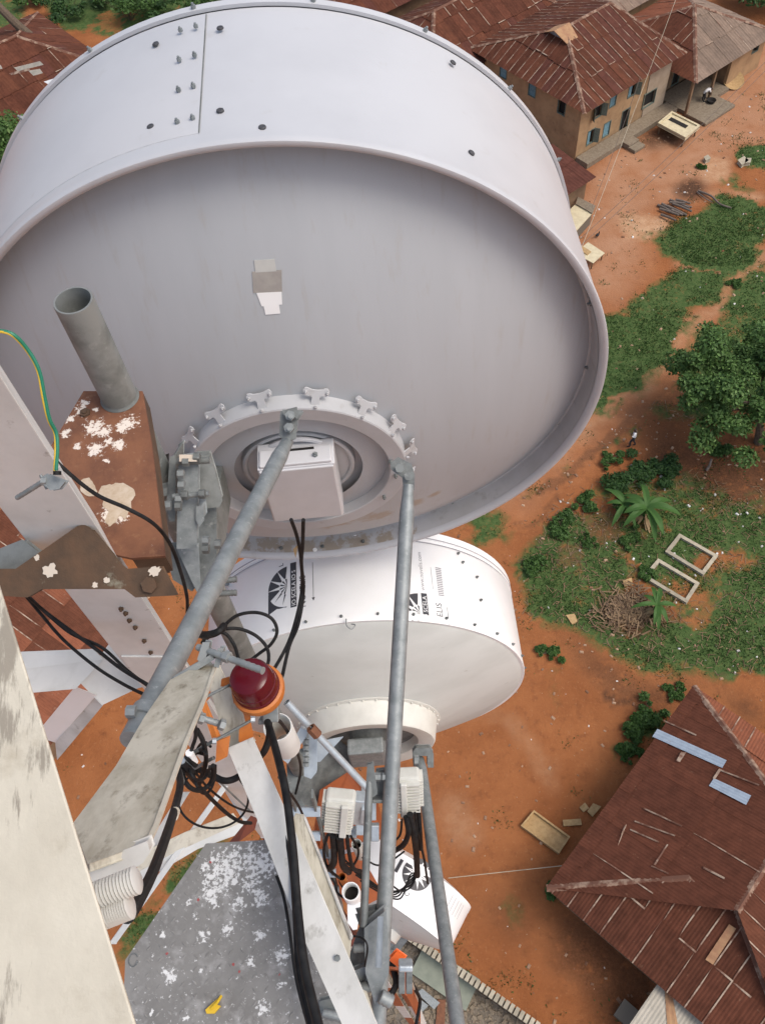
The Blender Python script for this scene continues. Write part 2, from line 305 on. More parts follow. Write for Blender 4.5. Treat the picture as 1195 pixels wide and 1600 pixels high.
GULLY = [([(930,700),(990,640),(1060,600),(1064,606),(1000,652),(950,704),(900,740),(840,780),(836,774),(890,732)], .34), ([(960,700),(1020,690),(1100,665),(1102,672),(1030,700),(962,708)], .3), ([(800,820),(850,800),(880,770),(884,776),(850,810),(806,828)], .28), ([(1040,640),(1060,625),(1090,640),(1070,660),(1045,655)], .3), ([(935,1068),(1040,1088),(1040,1096),(990,1092),(930,1078)], .6)]
GRASS += [([(1066,575),(1110,522),(1150,510),(1195,540),(1195,600),(1100,640),(1040,650),(1010,655),(1040,610)], .8), ([(880,738),(925,700),(962,672),(985,665),(960,700),(905,745)], .55), ([(800,800),(835,765),(850,770),(820,812)], .5)]
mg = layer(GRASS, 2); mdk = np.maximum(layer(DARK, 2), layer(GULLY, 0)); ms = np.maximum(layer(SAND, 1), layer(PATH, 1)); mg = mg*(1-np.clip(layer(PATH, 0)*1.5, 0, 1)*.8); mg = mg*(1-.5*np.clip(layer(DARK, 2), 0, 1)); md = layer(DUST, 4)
n1 = fbm(X, Y, 21, 1.5, 5); n2 = fbm(X, Y, 33, 5)
mg = np.clip(mg*1.25-(n1 < .44)*.35*(mg < .93)-(n2 < .42)*.45, 0, 1)
ero = inpoly(wx, wy, gp([(780,830),(830,740),(960,640),(1060,600),(1195,660),(1195,740),(960,720),(870,800)]))*1.0
ero = blur(ero, 4)
Zg = -.22*ero*(np.abs(fbm(X, Y, 51, 2.6)-.5) < .035) - ero*.1*(n1-.5) + (n2-.5)*.12 + mg*.02
Zg = np.minimum(blur(Zg, 1), .04)-.03
ny, nx = X.shape
def npmesh(name, V, F, mats, kind=None, parent=None, smooth=False, **kw):
    V = np.asarray(V, float); o3 = kw.pop('origin', None)
    if o3 is None: o3 = (V.min(0)+V.max(0))/2
    me = bpy.data.meshes.new(name); F = np.asarray(F); k = F.shape[1]
    me.vertices.add(len(V)); me.vertices.foreach_set('co', (V-o3).ravel()); me.loops.add(F.size); me.polygons.add(len(F))
    me.loops.foreach_set('vertex_index', F.ravel().astype(np.int32)); me.polygons.foreach_set('loop_start', np.arange(0, F.size, k, dtype=np.int32))
    me.polygons.foreach_set('use_smooth', np.full(len(F), smooth)); me.update(calc_edges=True)
    for m in (mats if isinstance(mats, list) else [mats]): me.materials.append(m)
    o = bpy.data.objects.new(name, me); COL.objects.link(o)
    return _fin(o, o3, parent, kw.get('label'), kw.get('cat'), kw.get('group'), kind)
idx = np.arange(nx*ny).reshape(ny, nx)
F = np.stack([idx[:-1, :-1], idx[:-1, 1:], idx[1:, 1:], idx[1:, :-1]], -1).reshape(-1, 4)
gm = bpy.data.materials.new('laterite_ground'); gm.use_nodes = True; N = gm.node_tree.nodes; L = gm.node_tree.links; b = N['Principled BSDF']; b.inputs['Roughness'].default_value = .95; b.inputs['Specular IOR Level'].default_value = .15
at = N.new('ShaderNodeAttribute'); at.attribute_name = 'cover'; sp = N.new('ShaderNodeSeparateColor'); L.new(at.outputs['Color'], sp.inputs[0]); geo = N.new('ShaderNodeNewGeometry')
def gnoise(s, d=6, r=.65):
    n = N.new('ShaderNodeTexNoise'); n.inputs['Scale'].default_value = s; n.inputs['Detail'].default_value = d; n.inputs['Roughness'].default_value = r; L.new(geo.outputs['Position'], n.inputs['Vector']); return n.outputs['Fac']
def grng(f, a, z, o0=0, o1=1):
    r = N.new('ShaderNodeMapRange'); r.inputs[1].default_value = a; r.inputs[2].default_value = z; r.inputs[3].default_value = o0; r.inputs[4].default_value = o1; L.new(f, r.inputs[0]); return r.outputs[0]
def gmix(f, x, y):
    k = N.new('ShaderNodeMix'); k.data_type = 'RGBA'
    L.new(f, k.inputs[0])
    for i, q in ((6, x), (7, y)):
        if isinstance(q, tuple): k.inputs[i].default_value = (*q, 1)
        else: L.new(q, k.inputs[i])
    return k.outputs[2]
def gmul(a, b_):
    m = N.new('ShaderNodeMath'); m.operation = 'MULTIPLY'; m.use_clamp = True; L.new(a, m.inputs[0])
    if isinstance(b_, float): m.inputs[1].default_value = b_
    else: L.new(b_, m.inputs[1])
    return m.outputs[0]
dirt = gmix(grng(gnoise(.35), .38, .64), (.245, .088, .032), (.315, .120, .045))
dirt = gmix(grng(gnoise(1.7), .54, .74, 0, .7), dirt, (.165, .058, .024))
dirt = gmix(grng(gnoise(6), .58, .72, 0, .55), dirt, (.36, .175, .085))
dust = gmix(grng(gnoise(.5), .36, .66), (.385, .205, .118), (.33, .150, .074)); dust = gmix(grng(gnoise(3.2), .58, .75, 0, .6), dust, (.22, .09, .045))
dirt = gmix(at.outputs['Alpha'], dirt, dust)
dirt = gmix(sp.outputs[2], dirt, gmix(grng(gnoise(2), .4, .6), (.47, .29, .17), (.40, .22, .12)))
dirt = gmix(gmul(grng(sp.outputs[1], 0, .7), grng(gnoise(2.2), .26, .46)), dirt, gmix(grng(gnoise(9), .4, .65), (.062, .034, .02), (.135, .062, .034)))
gr = gmix(grng(gnoise(3), .38, .62), (.042, .080, .022), (.080, .118, .038)); gr = gmix(grng(gnoise(11), .60, .74, 0, .6), gr, (.14, .115, .055))
gr = gmix(grng(gnoise(1.1), .60, .74, 0, .6), gr, (.13, .072, .038))
col = gmix(grng(gmul(sp.outputs[0], grng(gnoise(2.2, 10, .8), .34, .66, .35, 1.6)), .12, .62), dirt, gr)
L.new(col, b.inputs['Base Color']); bp = N.new('ShaderNodeBump'); bp.inputs['Strength'].default_value = .8; bp.inputs['Distance'].default_value = .06
L.new(gnoise(7, 9, .7), bp.inputs['Height']); L.new(bp.outputs[0], b.inputs['Normal'])
go = npmesh('ground', np.stack([X, Y, Zg], -1).reshape(-1, 3), F, gm, kind='structure', smooth=True, label='orange laterite earth with grass patches and foot paths', cat='ground')
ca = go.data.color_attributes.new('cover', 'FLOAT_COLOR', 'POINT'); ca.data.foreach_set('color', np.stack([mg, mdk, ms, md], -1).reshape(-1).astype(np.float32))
far = MB(); far.add([(-3000, -3000, -.35), (3000, -3000, -.35), (3000, 3000, -.35), (-3000, 3000, -.35)], [(0, 1, 2, 3)])
build(far, 'terrain', gm, kind='structure', label='flat earth plain reaching the horizon', cat='ground', origin=(0, 0, -.35))
def sample(mask, n, thr=.3):
    out = []
    while len(out) < n:
        i = RS.randint(0, ny, 20000); j = RS.randint(0, nx, 20000); ok = mask[i, j] > np.maximum(thr, RS.rand(20000))
        i, j = i[ok], j[ok]; out += list(zip(gx[j]+RS.rand(len(j))*gs, gy[i]+RS.rand(len(i))*gs, Zg[i, j]))
    return np.array(out[:n])
cal = (X*X+Y*Y < 75**2)
# grass tufts (blades joined, nobody could count them)
def blades(P, k, h, w, spread):
    n = len(P)*k; B = np.repeat(P, k, 0)+np.c_[RS.normal(0, spread, (n, 2)), np.zeros(n)]; a = RS.rand(n)*6.283; t = np.c_[np.cos(a), np.sin(a), np.zeros(n)]
    ln = h*(.5+RS.rand(n)); o = np.c_[RS.normal(0, .45, (n, 2)), np.ones(n)]; W_ = w*(.6+.8*RS.rand(n))
    V = np.stack([B-t*W_[:, None], B+t*W_[:, None], B+o*ln[:, None]], 1).reshape(-1, 3); return V, np.arange(n*3).reshape(-1, 3)
P = sample(np.clip(mg*1.1-.35-(fbm(X, Y, 77, 1.3)-.5)*2.4, 0, 1)*cal, 22000, .02); V, F = blades(P, 3, .10, .035, .12); npmesh('grass', V, F, M['grass'], kind='stuff', label='short weedy green grass over the orange earth', cat='grass')
P = sample(np.clip(mdk*(mg > .1)+(layer([GRASS[6]], 1) > .3)*.35, 0, 1)*cal, 1500); n = len(P); a = RS.rand(n)*6.28; d = np.c_[np.cos(a), np.sin(a), RS.normal(0, .15, n)]*(.06+.2*RS.rand(n)[:, None]); s = np.c_[-np.sin(a), np.cos(a), np.zeros(n)]*.016
P[:, 2] += .05; V = np.stack([P-d-s, P-d+s, P+d+s, P+d-s], 1).reshape(-1, 3); npmesh('straw', V, np.arange(n*4).reshape(-1, 4), M['straw'], kind='stuff', label='dry stalks and debris scattered among the weeds', cat='debris')
def bits(P, s, zup):
    n = len(P); S = s*(.4+RS.rand(n, 1, 1)**2*1.6); q = np.array([[-1, -1, 0], [1, -1, 0], [1, 1, 0], [-1, 1, 0], [-.6, -.6, .8], [.6, -.6, .8], [.6, .6, .8], [-.6, .6, .8]])
    a = RS.rand(n)*6.28; R = np.zeros((n, 3, 3)); R[:, 0, 0] = np.cos(a); R[:, 0, 1] = -np.sin(a)*1.5; R[:, 1, 0] = np.sin(a); R[:, 1, 1] = np.cos(a)*1.5; R[:, 2, 2] = 1
    V = np.einsum('nij,kj->nki', R, q)*S+P[:, None, :]; V[..., 2] += zup
    F = np.array([(4, 5, 6, 7), (0, 1, 5, 4), (1, 2, 6, 5), (2, 3, 7, 6), (3, 0, 4, 7)]); return V.reshape(-1, 3), (np.arange(n)[:, None, None]*8+F).reshape(-1, 4)
P = sample((.12+layer([GRASS[6]], 1)*.8+.1*md)*cal, 1000, .05); V, F = bits(P, .036, 0); npmesh('litter', V, F, M['litter'], kind='stuff', label='small white litter scattered over the ground', cat='litter')
P = sample((.25+.5*mdk+ero*.5)*cal, 5000, .05); V, F = bits(P, .045, -.01); npmesh('pebbles', V, F, M['pebble'], kind='stuff', label='loose stones and clods lying on the earth', cat='stones')

# ------------------------------------------------------------------ roofs and walls
def clip(poly, C):
    out = poly
    for i in range(len(C)):
        a, b_ = C[i], C[(i+1) % len(C)]; e = (b_[0]-a[0], b_[1]-a[1]); inp = out; out = []
        side = lambda p: e[0]*(p[1]-a[1])-e[1]*(p[0]-a[0])
        for k in range(len(inp)):
            p, q = inp[k-1], inp[k]; sp_, sq = side(p), side(q)
            if (sp_ >= 0) != (sq >= 0): t = sp_/(sp_-sq); out.append((p[0]+t*(q[0]-p[0]), p[1]+t*(q[1]-p[1])))
            if sq >= 0: out.append(q)
        if not out: return []
    return out
def roof_plane(parent, poly, mats, w=.85, l=2.4, pitch=.17, hgt=.02, lap=.5, name='roof_sheet', lift=0):
    poly = [np.asarray(p, float) for p in poly]; x = nrm(poly[1]-poly[0]); n = nrm(np.cross(x, poly[2]-poly[0])); n = n if n[2] > 0 else -n; y = np.cross(n, x)
    o = poly[0]; C = [(np.dot(p-o, x), np.dot(p-o, y)) for p in poly]
    ar = sum(C[i-1][0]*C[i][1]-C[i][0]*C[i-1][1] for i in range(len(C)))
    if ar < 0: C = C[::-1]
    us = [c[0] for c in C]; vs = [c[1] for c in C]; u = min(us); ci = 0
    while u < max(us)-.02:
        v = min(vs)-RS.rand()*.0; r = 0
        while v < max(vs)-.02:
            mb = MB(); ns = max(2, round(w/pitch*2)); st = w/ns; jl = RS.normal(0, .012); l1 = l+RS.normal(0, .05)
            tilt = RS.normal(0, .004)
            for k in range(ns):
                a, c = u+k*st, u+(k+1)*st; q = clip([(a, v-.08), (c+.01*(k == ns-1), v-.08), (c+.01*(k == ns-1), v+l1), (a, v+l1)], C)
                if len(q) < 3: continue
                pts = []
                for (qx, qy) in q:
                    f = abs(((qx-u)/(2*st)) % 1*2-1); pts.append(o+x*qx+y*qy+n*(lift+.02+hgt*f+.05*(1-(qy-v)/l1)+.012*(ci % 2)+tilt*(qx-u)))
                mb.add(pts, [tuple(range(len(pts)))], 0)
            if mb.f:
                if RS.rand() < lap:
                    vl = v+l1*RS.rand()*.5; q = clip([(u, v-.06 if RS.rand() < .6 else vl), (u+.055, v-.06), (u+.055, v+l1*(.6+.4*RS.rand())), (u, v+l1)], C)
                    if len(q) > 2: mb.add([o+x*a+y*c+n*(lift+.052+hgt+.05*(1-(c-v)/l1)) for a, c in q], [tuple(range(len(q)))], 1)
                if RS.rand() < lap*.25:
                    q = clip([(u, v-.08), (u+w*(.5+.5*RS.rand()), v-.08), (u+w, v-.02), (u, v+.0)], C)
                    if len(q) > 2: mb.add([o+x*a+y*c+n*(lift+.056+hgt+.05*(1-(c-v)/l1)) for a, c in q], [tuple(range(len(q)))], 1)
                build(mb, name, [mats[RS.randint(len(mats))], M['lap']], parent)
            v += l1; r += 1
        u += w; ci += 1
def cap(parent, p, q, w=.17, m=None):
    p, q = np.asarray(p, float), np.asarray(q, float); d = nrm(q-p); s = nrm(np.cross(d, Zv)); mb = MB(); e = Zv*.13
    n = max(1, int(np.linalg.norm(q-p)/1.6))
    for k in range(n):
        a, c = p+(q-p)*k/n, p+(q-p)*(k+1)/n+d*.05; z = .015*(k % 2)
        mb.add([a+e-s*w+Zv*(z-.1), a+e+Zv*z, a+e+s*w+Zv*(z-.1), c+e-s*w+Zv*(z-.1), c+e+Zv*z, c+e+s*w+Zv*(z-.1)], [(0, 1, 4, 3), (1, 2, 5, 4)])
    return build(mb, 'ridge_cap', m or M['ridge'], parent)
def wall(parent, p, q, z0, z1, ops, m, inward, th=.25, name='wall'):
    p, q = A(*p[:2], 0), A(*q[:2], 0); Lw = np.linalg.norm(q-p); d = (q-p)/Lw; i_ = nrm(A(*inward[:2], 0))*th
    ops = [o for o in ops]; ss = sorted({0, Lw, *[max(0, min(Lw, v)) for o in ops for v in o[:2]]}); hs = sorted({z0, z1, *[max(z0, min(z1, v)) for o in ops for v in o[2:4]]})
    solid = lambda a, b_: not any(o[0]-1e-6 <= a < o[1]-1e-6 and o[2]-1e-6 <= b_ < o[3]-1e-6 for o in ops)
    mb = MB(); G = [[solid(ss[i], hs[j]) for j in range(len(hs)-1)] for i in range(len(ss)-1)]; P_ = lambda s, h, k: p+d*s+Zv*h+i_*k
    for i in range(len(ss)-1):
        for j in range(len(hs)-1):
            if not G[i][j]: continue
            a, b_, c, e = ss[i], ss[i+1], hs[j], hs[j+1]
            for k in (0, 1): mb.add([P_(a, c, k), P_(b_, c, k), P_(b_, e, k), P_(a, e, k)], [(0, 1, 2, 3)])
            for (ii, jj, s1, h1, s2, h2) in ((i-1, j, a, c, a, e), (i+1, j, b_, c, b_, e), (i, j-1, a, c, b_, c), (i, j+1, a, e, b_, e)):
                if not (0 <= ii < len(ss)-1 and 0 <= jj < len(hs)-1 and G[ii][jj]): mb.add([P_(s1, h1, 0), P_(s2, h2, 0), P_(s2, h2, 1), P_(s1, h1, 1)], [(0, 1, 2, 3)])
    W_ = build(mb, name, m, parent); out = nrm(-i_)
    for o in ops:
        s0, s1, h0, h1 = o[:4]; kind = o[4] if len(o) > 4 else 'shut'
        fm = MB(); t = .07
        for a, b_, c, e in ((s0, s1, h0, h0+t), (s0, s1, h1-t, h1), (s0, s0+t, h0+t, h1-t), (s1-t, s1, h0+t, h1-t)): fm.prism([P_(a, c, -.12), P_(b_, c, -.12), P_(b_, e, -.12), P_(a, e, -.12)], i_*.5)
        fr = build(fm, 'door' if kind == 'door' else 'window', M['frame'], W_)
        bk = MB(); bk.prism([P_(s0, h0, .9), P_(s1, h0, .9), P_(s1, h1, .9), P_(s0, h1, .9)], i_*.09); build(bk, 'room_shade_panel', M['dark'], fr)  # near-black panel stands in for the shade inside the room
        if kind in ('shut', 'half'):
            mid = s0+t+(s1-s0-2*t)*(1 if kind == 'shut' else .5); sm = MB(); nb = 4
            sm.prism([P_(s0+t, h0+t, .2), P_(mid, h0+t, .2), P_(mid, h1-t, .2), P_(s0+t, h1-t, .2)], i_*.12)
            for k in range(nb): z = h0+t+(h1-h0-2*t)*(k+.5)/nb; sm.prism([P_(s0+t+.03, z-.03, .12), P_(mid-.03, z-.03, .12), P_(mid-.03, z+.03, .12), P_(s0+t+.03, z+.03, .12)], i_*.07)
            build(sm, 'shutter', M['shutter'], fr)
        if kind in ('open', 'half'):
            for (b0, sgn) in ((s0, -1), (s1, 1)):
                if kind == 'half' and sgn < 0: continue
                sm = MB(); c0 = P_(b0, 0, -.1); e_ = c0+d*sgn*.22+out*.32
                sm.prism([c0+Zv*(h0+.04), e_+Zv*(h0+.04), e_+Zv*(h1-.04), c0+Zv*(h1-.04)], nrm(np.cross(e_-c0, Zv))*.035); build(sm, 'shutter', M['frame'], fr)
    return W_
UU, VV = A(.824, .566, 0), A(-.566, .824, 0); EO = A(18.29, 58.66, 0)
def uv(u, v, z=0): return EO+UU*u+VV*v+Zv*z
def op(px, py, p, d, n, w, h, kind):
    q = Pplane(px, py, A(*p[:2], 0), n); s = np.dot(q-A(*p[:2], 0), d); return (s-w/2, s+w/2, q[2]-h/2, q[2]+h/2, kind)
def hip(parent, c0, u, v, lu, lv, ze, zr, a, b_, mats, **kw):
    """hip roof: corner c0, eaves lu along u and lv along v, ridge from a to b_ along u"""
    e = [c0+Zv*ze, c0+u*lu+Zv*ze, c0+u*lu+v*lv+Zv*ze, c0+v*lv+Zv*ze]; r = [c0+u*a+v*lv/2+Zv*zr, c0+u*b_+v*lv/2+Zv*zr]
    ms_ = mats if isinstance(mats[0], list) else [mats]*4
    for k, (pl) in enumerate(([e[0], e[1], r[1], r[0]], [e[1], e[2], r[1]], [e[2], e[3], r[0], r[1]], [e[3], e[0], r[0]])): roof_plane(parent, pl, ms_[k], **kw)
    for p, q in ((e[0], r[0]), (e[1], r[1]), (e[2], r[1]), (e[3], r[0]), (r[0], r[1])):
        if np.linalg.norm(p-q) > .3: cap(parent, p, q)
    return e, r
def holder(name, parent, at_): o = bpy.data.objects.new(name, None); COL.objects.link(o); o.empty_display_size = .2; return _fin(o, at_, parent, None, None, None, None)

# two-storey house by the road
hA = thing('two_storey_house', 'tan plastered two storey house with rusty hipped roof and blue shutters beside the road', 'house', uv(6, 6))
fp, fq = uv(.5, .7), uv(8.3, .7); nF, nS = -VV, -UU
wall(hA, fp, fq, 0, 4.75, [op(934, 174, fp, UU, nF, .95, 1.1, 'open'), op(957, 158, fp, UU, nF, .8, 1.0, 'shut'), op(987, 141, fp, UU, nF, .95, 1.1, 'half'), op(922, 214, fp, UU, nF, .85, 1.3, 'half'), op(947, 202, fp, UU, nF, .85, 1.3, 'shut'), op(975, 188, fp, UU, nF, 1.0, 2.0, 'door')], M['wall_tan'], VV)
gq = uv(8.303, .64); wall(hA, gq, uv(10.9, .64), 0, 4.75, [op(1014, 154, gq, UU, nF, 1.5, 1.3, 'none')], M['wall_grey'], VV, name='grey_wall')
sp_, sq_ = uv(.5, .953), uv(.5, 11.4); wall(hA, sp_, sq_, 0, 4.75, [op(877, 168, sp_, VV, nS, .85, 1.2, 'none'), op(831, 140, sp_, VV, nS, .85, 1.2, 'shut'), op(786, 111, sp_, VV, nS, .85, 1.2, 'shut')], M['wall_tan'], UU, name='side_wall')
wall(hA, uv(10.9, .9), uv(10.9, 11.4), 0, 4.75, [], M['wall_grey'], -UU, name='side_wall'); wall(hA, uv(.75, 11.4), uv(10.65, 11.4), 0, 4.75, [], M['wall_tan'], -VV, name='rear_wall')
rA = holder('roof', hA, uv(6, 6, 4.6)); hip(rA, uv(0, 0), UU, VV, 11.7, 13, 4.6, 7.05, 4.3, 9.4, M['roofs'], pitch=.28, lap=.85, w=.7)
g1, g2, gr_ = uv(3.5, 5.3, 6.62), uv(3.5, 7.7, 6.62), uv(3.3, 6.5, 7.25); mb = MB(); mb.prism([g1, g2, gr_], UU*.06); build(mb, 'gable_vent', M['newsheet'], rA)
mb = MB(); mb.prism([g1-UU*.25, gr_-UU*.3, gr_+UU*1.4, g1+UU*1.0], Zv*.05); mb.prism([g2-UU*.25, gr_-UU*.3, gr_+UU*1.4, g2+UU*1.0], Zv*.05); build(mb, 'gable_roof', M['tansheet'], rA)
mb = MB(); mb.box(uv(5.9, .0, .22), UU*5.4, VV*.62, Zv*.24); build(mb, 'raised_walkway', M['concrete'], kind='structure', label='low concrete walkway along the front of the tan house', cat='walkway', bev=.03)
sb = MB(); s0 = PZ(988, 227, .15); sb.box(s0, UU*.62, VV*.75, Zv*.14); sb.box(s0+VV*.3+Zv*.22, UU*.6, VV*.4, Zv*.08); build(sb, 'entrance_step', M['concrete'], label='broken concrete step block below the walkway of the tan house', cat='step', bev=.04)
# house behind on the left
hB = thing('rear_house', 'long house with brown rusty hipped roof behind the two storey house', 'house', uv(3, 16))
rB = holder('roof', hB, uv(3, 16, 4)); hip(rB, uv(-5.6, 11.2), UU, VV, 17, 10.4, 4.0, 6.6, 5, 12, M['roofs'], pitch=.28, lap=.4)
for p, q, i_ in ((uv(-5, 11.8), uv(11, 11.8), VV), (uv(-5, 12.1), uv(-5, 21), UU), (uv(-4.7, 21), uv(11, 21), -VV), (uv(11, 12.1), uv(11, 20.7), -UU)): wall(hB, p, q, 0, 4.1, [], M['wall_brown'], i_)
# house with veranda on the right
hC = thing('veranda_house', 'single storey house with faded dun hipped roof and open corner veranda by the road', 'house', uv(16, 4))
rC = holder('roof', hC, uv(16, 4, 3)); hip(rC, uv(11.2, -1.76), UU, VV, 10.6, 10.4, 3.0, 5.35, 5.3, 5.35, [M['roofg'], M['roofg'], M['roofo'], M['roofs']], pitch=.28, lap=.3)
w0 = uv(16.9, -1.1); wall(hC, w0, uv(21.3, -1.1), 0, 3.1, [op(1181, 72, w0, UU, nF, .9, 1.1, 'none')], M['wall_tan'], VV)
wall(hC, uv(11.95, 2.0), uv(16.9, 2.0), 0, 3.1, [(1.6, 2.6, .2, 2.2, 'door')], M['wall_brown'], VV, name='veranda_wall'); wall(hC, uv(11.95, 2.26), uv(11.95, 8.2), 0, 3.1, [], M['wall_brown'], UU, name='side_wall')
wall(hC, uv(16.9, -.84), uv(16.9, 1.99), 0, 3.1, [], M['wall_brown'], UU, name='veranda_wall'); wall(hC, uv(21.3, -.84), uv(21.3, 8.2), 0, 3.1, [], M['wall_tan'], -UU, name='side_wall'); wall(hC, uv(12.2, 8.2), uv(21.05, 8.2), 0, 3.1, [], M['wall_tan'], -VV, name='rear_wall')
for a in (uv(11.5, -1.35), uv(14.4, -1.35)): mb = MB(); mb.bar(a, a+Zv*3.05, .2, .2, UU); build(mb, 'veranda_post', M['wall_brown'], hC)
mb = MB(); mb.box(uv(14.2, .1, .12), UU*2.6, VV*1.7, Zv*.14); build(mb, 'veranda_floor', M['concrete'], hC)
sl_ = MB(); c = PZ(1108, 172, .12); sl_.box(c, UU*1.9, VV*1.1, Zv*.12); build(sl_, 'concrete_slab', M['concrete'], kind='structure', label='concrete slab in front of the veranda post', cat='slab', bev=.03)
# roofs further back
hX = thing('back_roof_house', 'low house with dun grey sheet roof behind the ridge of the two storey house', 'house', uv(15, 15)); rX = holder('roof', hX, uv(15, 15, 3.5)); hip(rX, uv(10.6, 8.8), UU, VV, 14, 9.5, 3.5, 5.6, 4.6, 9.4, M['roofg'], pitch=.28, lap=.3)
for p, q, i_ in ((uv(11.2, 9.4), uv(24, 9.4), VV), (uv(11.2, 9.7), uv(11.2, 17.6), UU), (uv(24, 9.7), uv(24, 17.6), -UU), (uv(11.5, 17.6), uv(23.7, 17.6), -VV)): wall(hX, p, q, 0, 3.5, [], M['wall_tan'], i_)
hY = thing('far_house', 'far house with rusty roof at the top edge beyond the large dish', 'house', uv(2, 28)); rY = holder('roof', hY, uv(2, 28, 3.5)); hip(rY, uv(-6, 24), UU, VV, 15, 9, 3.4, 5.6, 4.5, 10.5, M['roofs'], pitch=.3, lap=.3)
for p, q, i_ in ((uv(-5.4, 24.6), uv(8.4, 24.6), VV), (uv(-5.4, 24.9), uv(-5.4, 32.4), UU), (uv(8.4, 24.9), uv(8.4, 32.4), -UU), (uv(-5.1, 32.4), uv(8.1, 32.4), -VV)): wall(hY, p, q, 0, 3.4, [], M['wall_brown'], i_)
hZ = thing('distant_house', 'distant dark brown roof in the top right beyond the tan house', 'house', uv(14, 27)); rZ = holder('roof', hZ, uv(14, 27, 3.5)); hip(rZ, uv(11, 21), UU, VV, 13, 9, 3.2, 5.2, 4.5, 8.5, M['roofs'], pitch=.3, lap=.3)
for p, q, i_ in ((uv(11.6, 21.6), uv(23.4, 21.6), VV), (uv(11.6, 21.9), uv(11.6, 29.4), UU), (uv(23.4, 21.9), uv(23.4, 29.4), -UU), (uv(11.9, 29.4), uv(23.1, 29.4), -VV)): wall(hZ, p, q, 0, 3.2, [], M['wall_tan'], i_)
# low shed roof next to the large dish
hD = thing('lean_to_shed', 'low shed with plain dark plum sheet roof below the corner of the tan house', 'shed', uv(-5, -2)); rD = holder('roof', hD, uv(-5, -2, 2.6))
roof_plane(rD, [uv(-9.5, -4, 2.5), uv(-2.6, -4, 2.5), uv(-2.6, .6, 3.1), uv(-9.5, .6, 3.1)], M['roofs'][4:], pitch=.28, lap=0)
for p, q, i_, h in ((uv(-9.1, -3.5), uv(-3, -3.5), VV, 2.5), (uv(-3, -3.24), uv(-3, .2), -UU, 2.55), (uv(-9.1, -3.24), uv(-9.1, .2), UU, 2.55)): wall(hD, p, q, 0, h, [], M['wall_brown'], i_)
# rusty house on the left edge
hG = thing('left_house', 'rust roofed house with pale patch sheets behind the dish at the left edge', 'house', A(-28, 80, 0)); rG = holder('roof', hG, A(-28, 80, 4)); gu, gv = nrm(A(.80, .6, 0)), nrm(A(-.6, .80, 0))
gc = A(-29, 66, 0); eG, rr_ = hip(rG, gc, gu, gv, 13, 14, 3.6, 5.9, 4, 8, M['roofs'], pitch=.3, lap=.15)
for p, q, i_ in ((gc+gu*.5+gv*.5, gc+gu*12.5+gv*.5, gv), (gc+gu*.5+gv*.8, gc+gu*.5+gv*13.5, gu), (gc+gu*12.5+gv*.8, gc+gu*12.5+gv*13.5, -gu), (gc+gu*.8+gv*13.5, gc+gu*12.2+gv*13.5, -gv)): wall(hG, p, q, 0, 3.7, [], M['wall_brown'], i_)
def patch(parent, quad, p0, n, m, lift=.12, label=None, name='patch_sheet', pitch=.14):
    P4 = [Pplane(*q, p0, n) + n*lift for q in quad]; mb = MB(); k = max(4, int(np.linalg.norm(P4[1]-P4[2])/pitch*2)); 
    for i in range(k+1): pass
    top = [P4[0]+(P4[3]-P4[0])*i/k+n*(.02*(i % 2)) for i in range(k+1)]; bot = [P4[1]+(P4[2]-P4[1])*i/k+n*(.02*(i % 2)) for i in range(k+1)]
    mb.add(top+bot, [(i, i+1, k+2+i, k+1+i) for i in range(k)]); return build(mb, name, m, parent, label=label)
nG = nrm(np.cross(eG[0]-eG[3], rr_[0]-eG[3])); nG = nG if nG[2] > 0 else -nG
for q, m in (([(26, 108), (66, 98), (72, 104), (32, 114)], 'greysheet'), ([(18, 117), (48, 109), (51, 112), (22, 120)], 'lap'), ([(48, 113), (66, 110), (71, 117), (56, 121)], 'greysheet'), ([(72, 130), (98, 122), (104, 126), (82, 136)], 'dish2'), ([(135, 85), (152, 75), (156, 80), (140, 92)], 'greysheet'), ([(-5, 105), (5, 104), (8, 110), (-4, 112)], 'greysheet')): patch(rG, q, eG[3], nG, M[m], .2)

# big hipped house at the lower right
e0, e1 = PZ(853, 1388, 3.0), PZ(1083, 1072, 3.0); fu = nrm(e1-e0); fv = nrm(A(fu[1], -fu[0], 0)); LF = np.linalg.norm(e1-e0)
hF = thing('hip_roofed_house', 'large rusty red hip roofed house with two pale blue roof sheets at the lower right', 'house', (e0+fu*6+fv*6)*A(1, 1, 0)); rF = holder('roof', hF, e0+fu*6+fv*6)
zr = 5.3; Re = PZ(1150, 1424, zr); dv = np.dot(Re-e0, fv); Rn = e0+fv*dv+fu*(LF-3.6)+Zv*(zr-3)
nP1 = nrm(np.cross(fu, Re-e0)); nP1 = nP1 if nP1[2] > 0 else -nP1; Q1 = Pplane(1075, 1373, e0, nP1)
e3, e2 = e0+fv*dv*2, e1+fv*dv*2
roof_plane(rF, [e0, e1, Rn, Re], M['roofs'][:2], w=.8, l=3.0, pitch=.15, lap=.05)
ReB = Pplane(1150, 1424, e0, nrm(np.cross(e3-e0, Q1-e0)))
roof_plane(rF, [e3, e0, Q1, ReB], M['roofs'][:2]+M['roofs'][3:4], w=.8, l=2.3, pitch=.15, lap=.75); roof_plane(rF, [e1, e2, Rn], M['roofo'], w=.8, l=2.3, pitch=.15, lap=.55); roof_plane(rF, [e2, e3, Re, Rn], M['roofs'], w=.8, l=2.3, pitch=.15, lap=.5)
for p, q in ((e0, Q1), (Q1, ReB), (e1, Rn), (Re, Rn), (e3, ReB)): cap(rF, p, q, .15)
for q in ([(1027, 1141), (1135, 1190), (1128, 1202), (1019, 1153)], [(1115, 1218), (1173, 1245), (1165, 1260), (1107, 1230)]): patch(rF, q, e0, nP1, M['newsheet'], .12, 'pale blue new roof sheet')
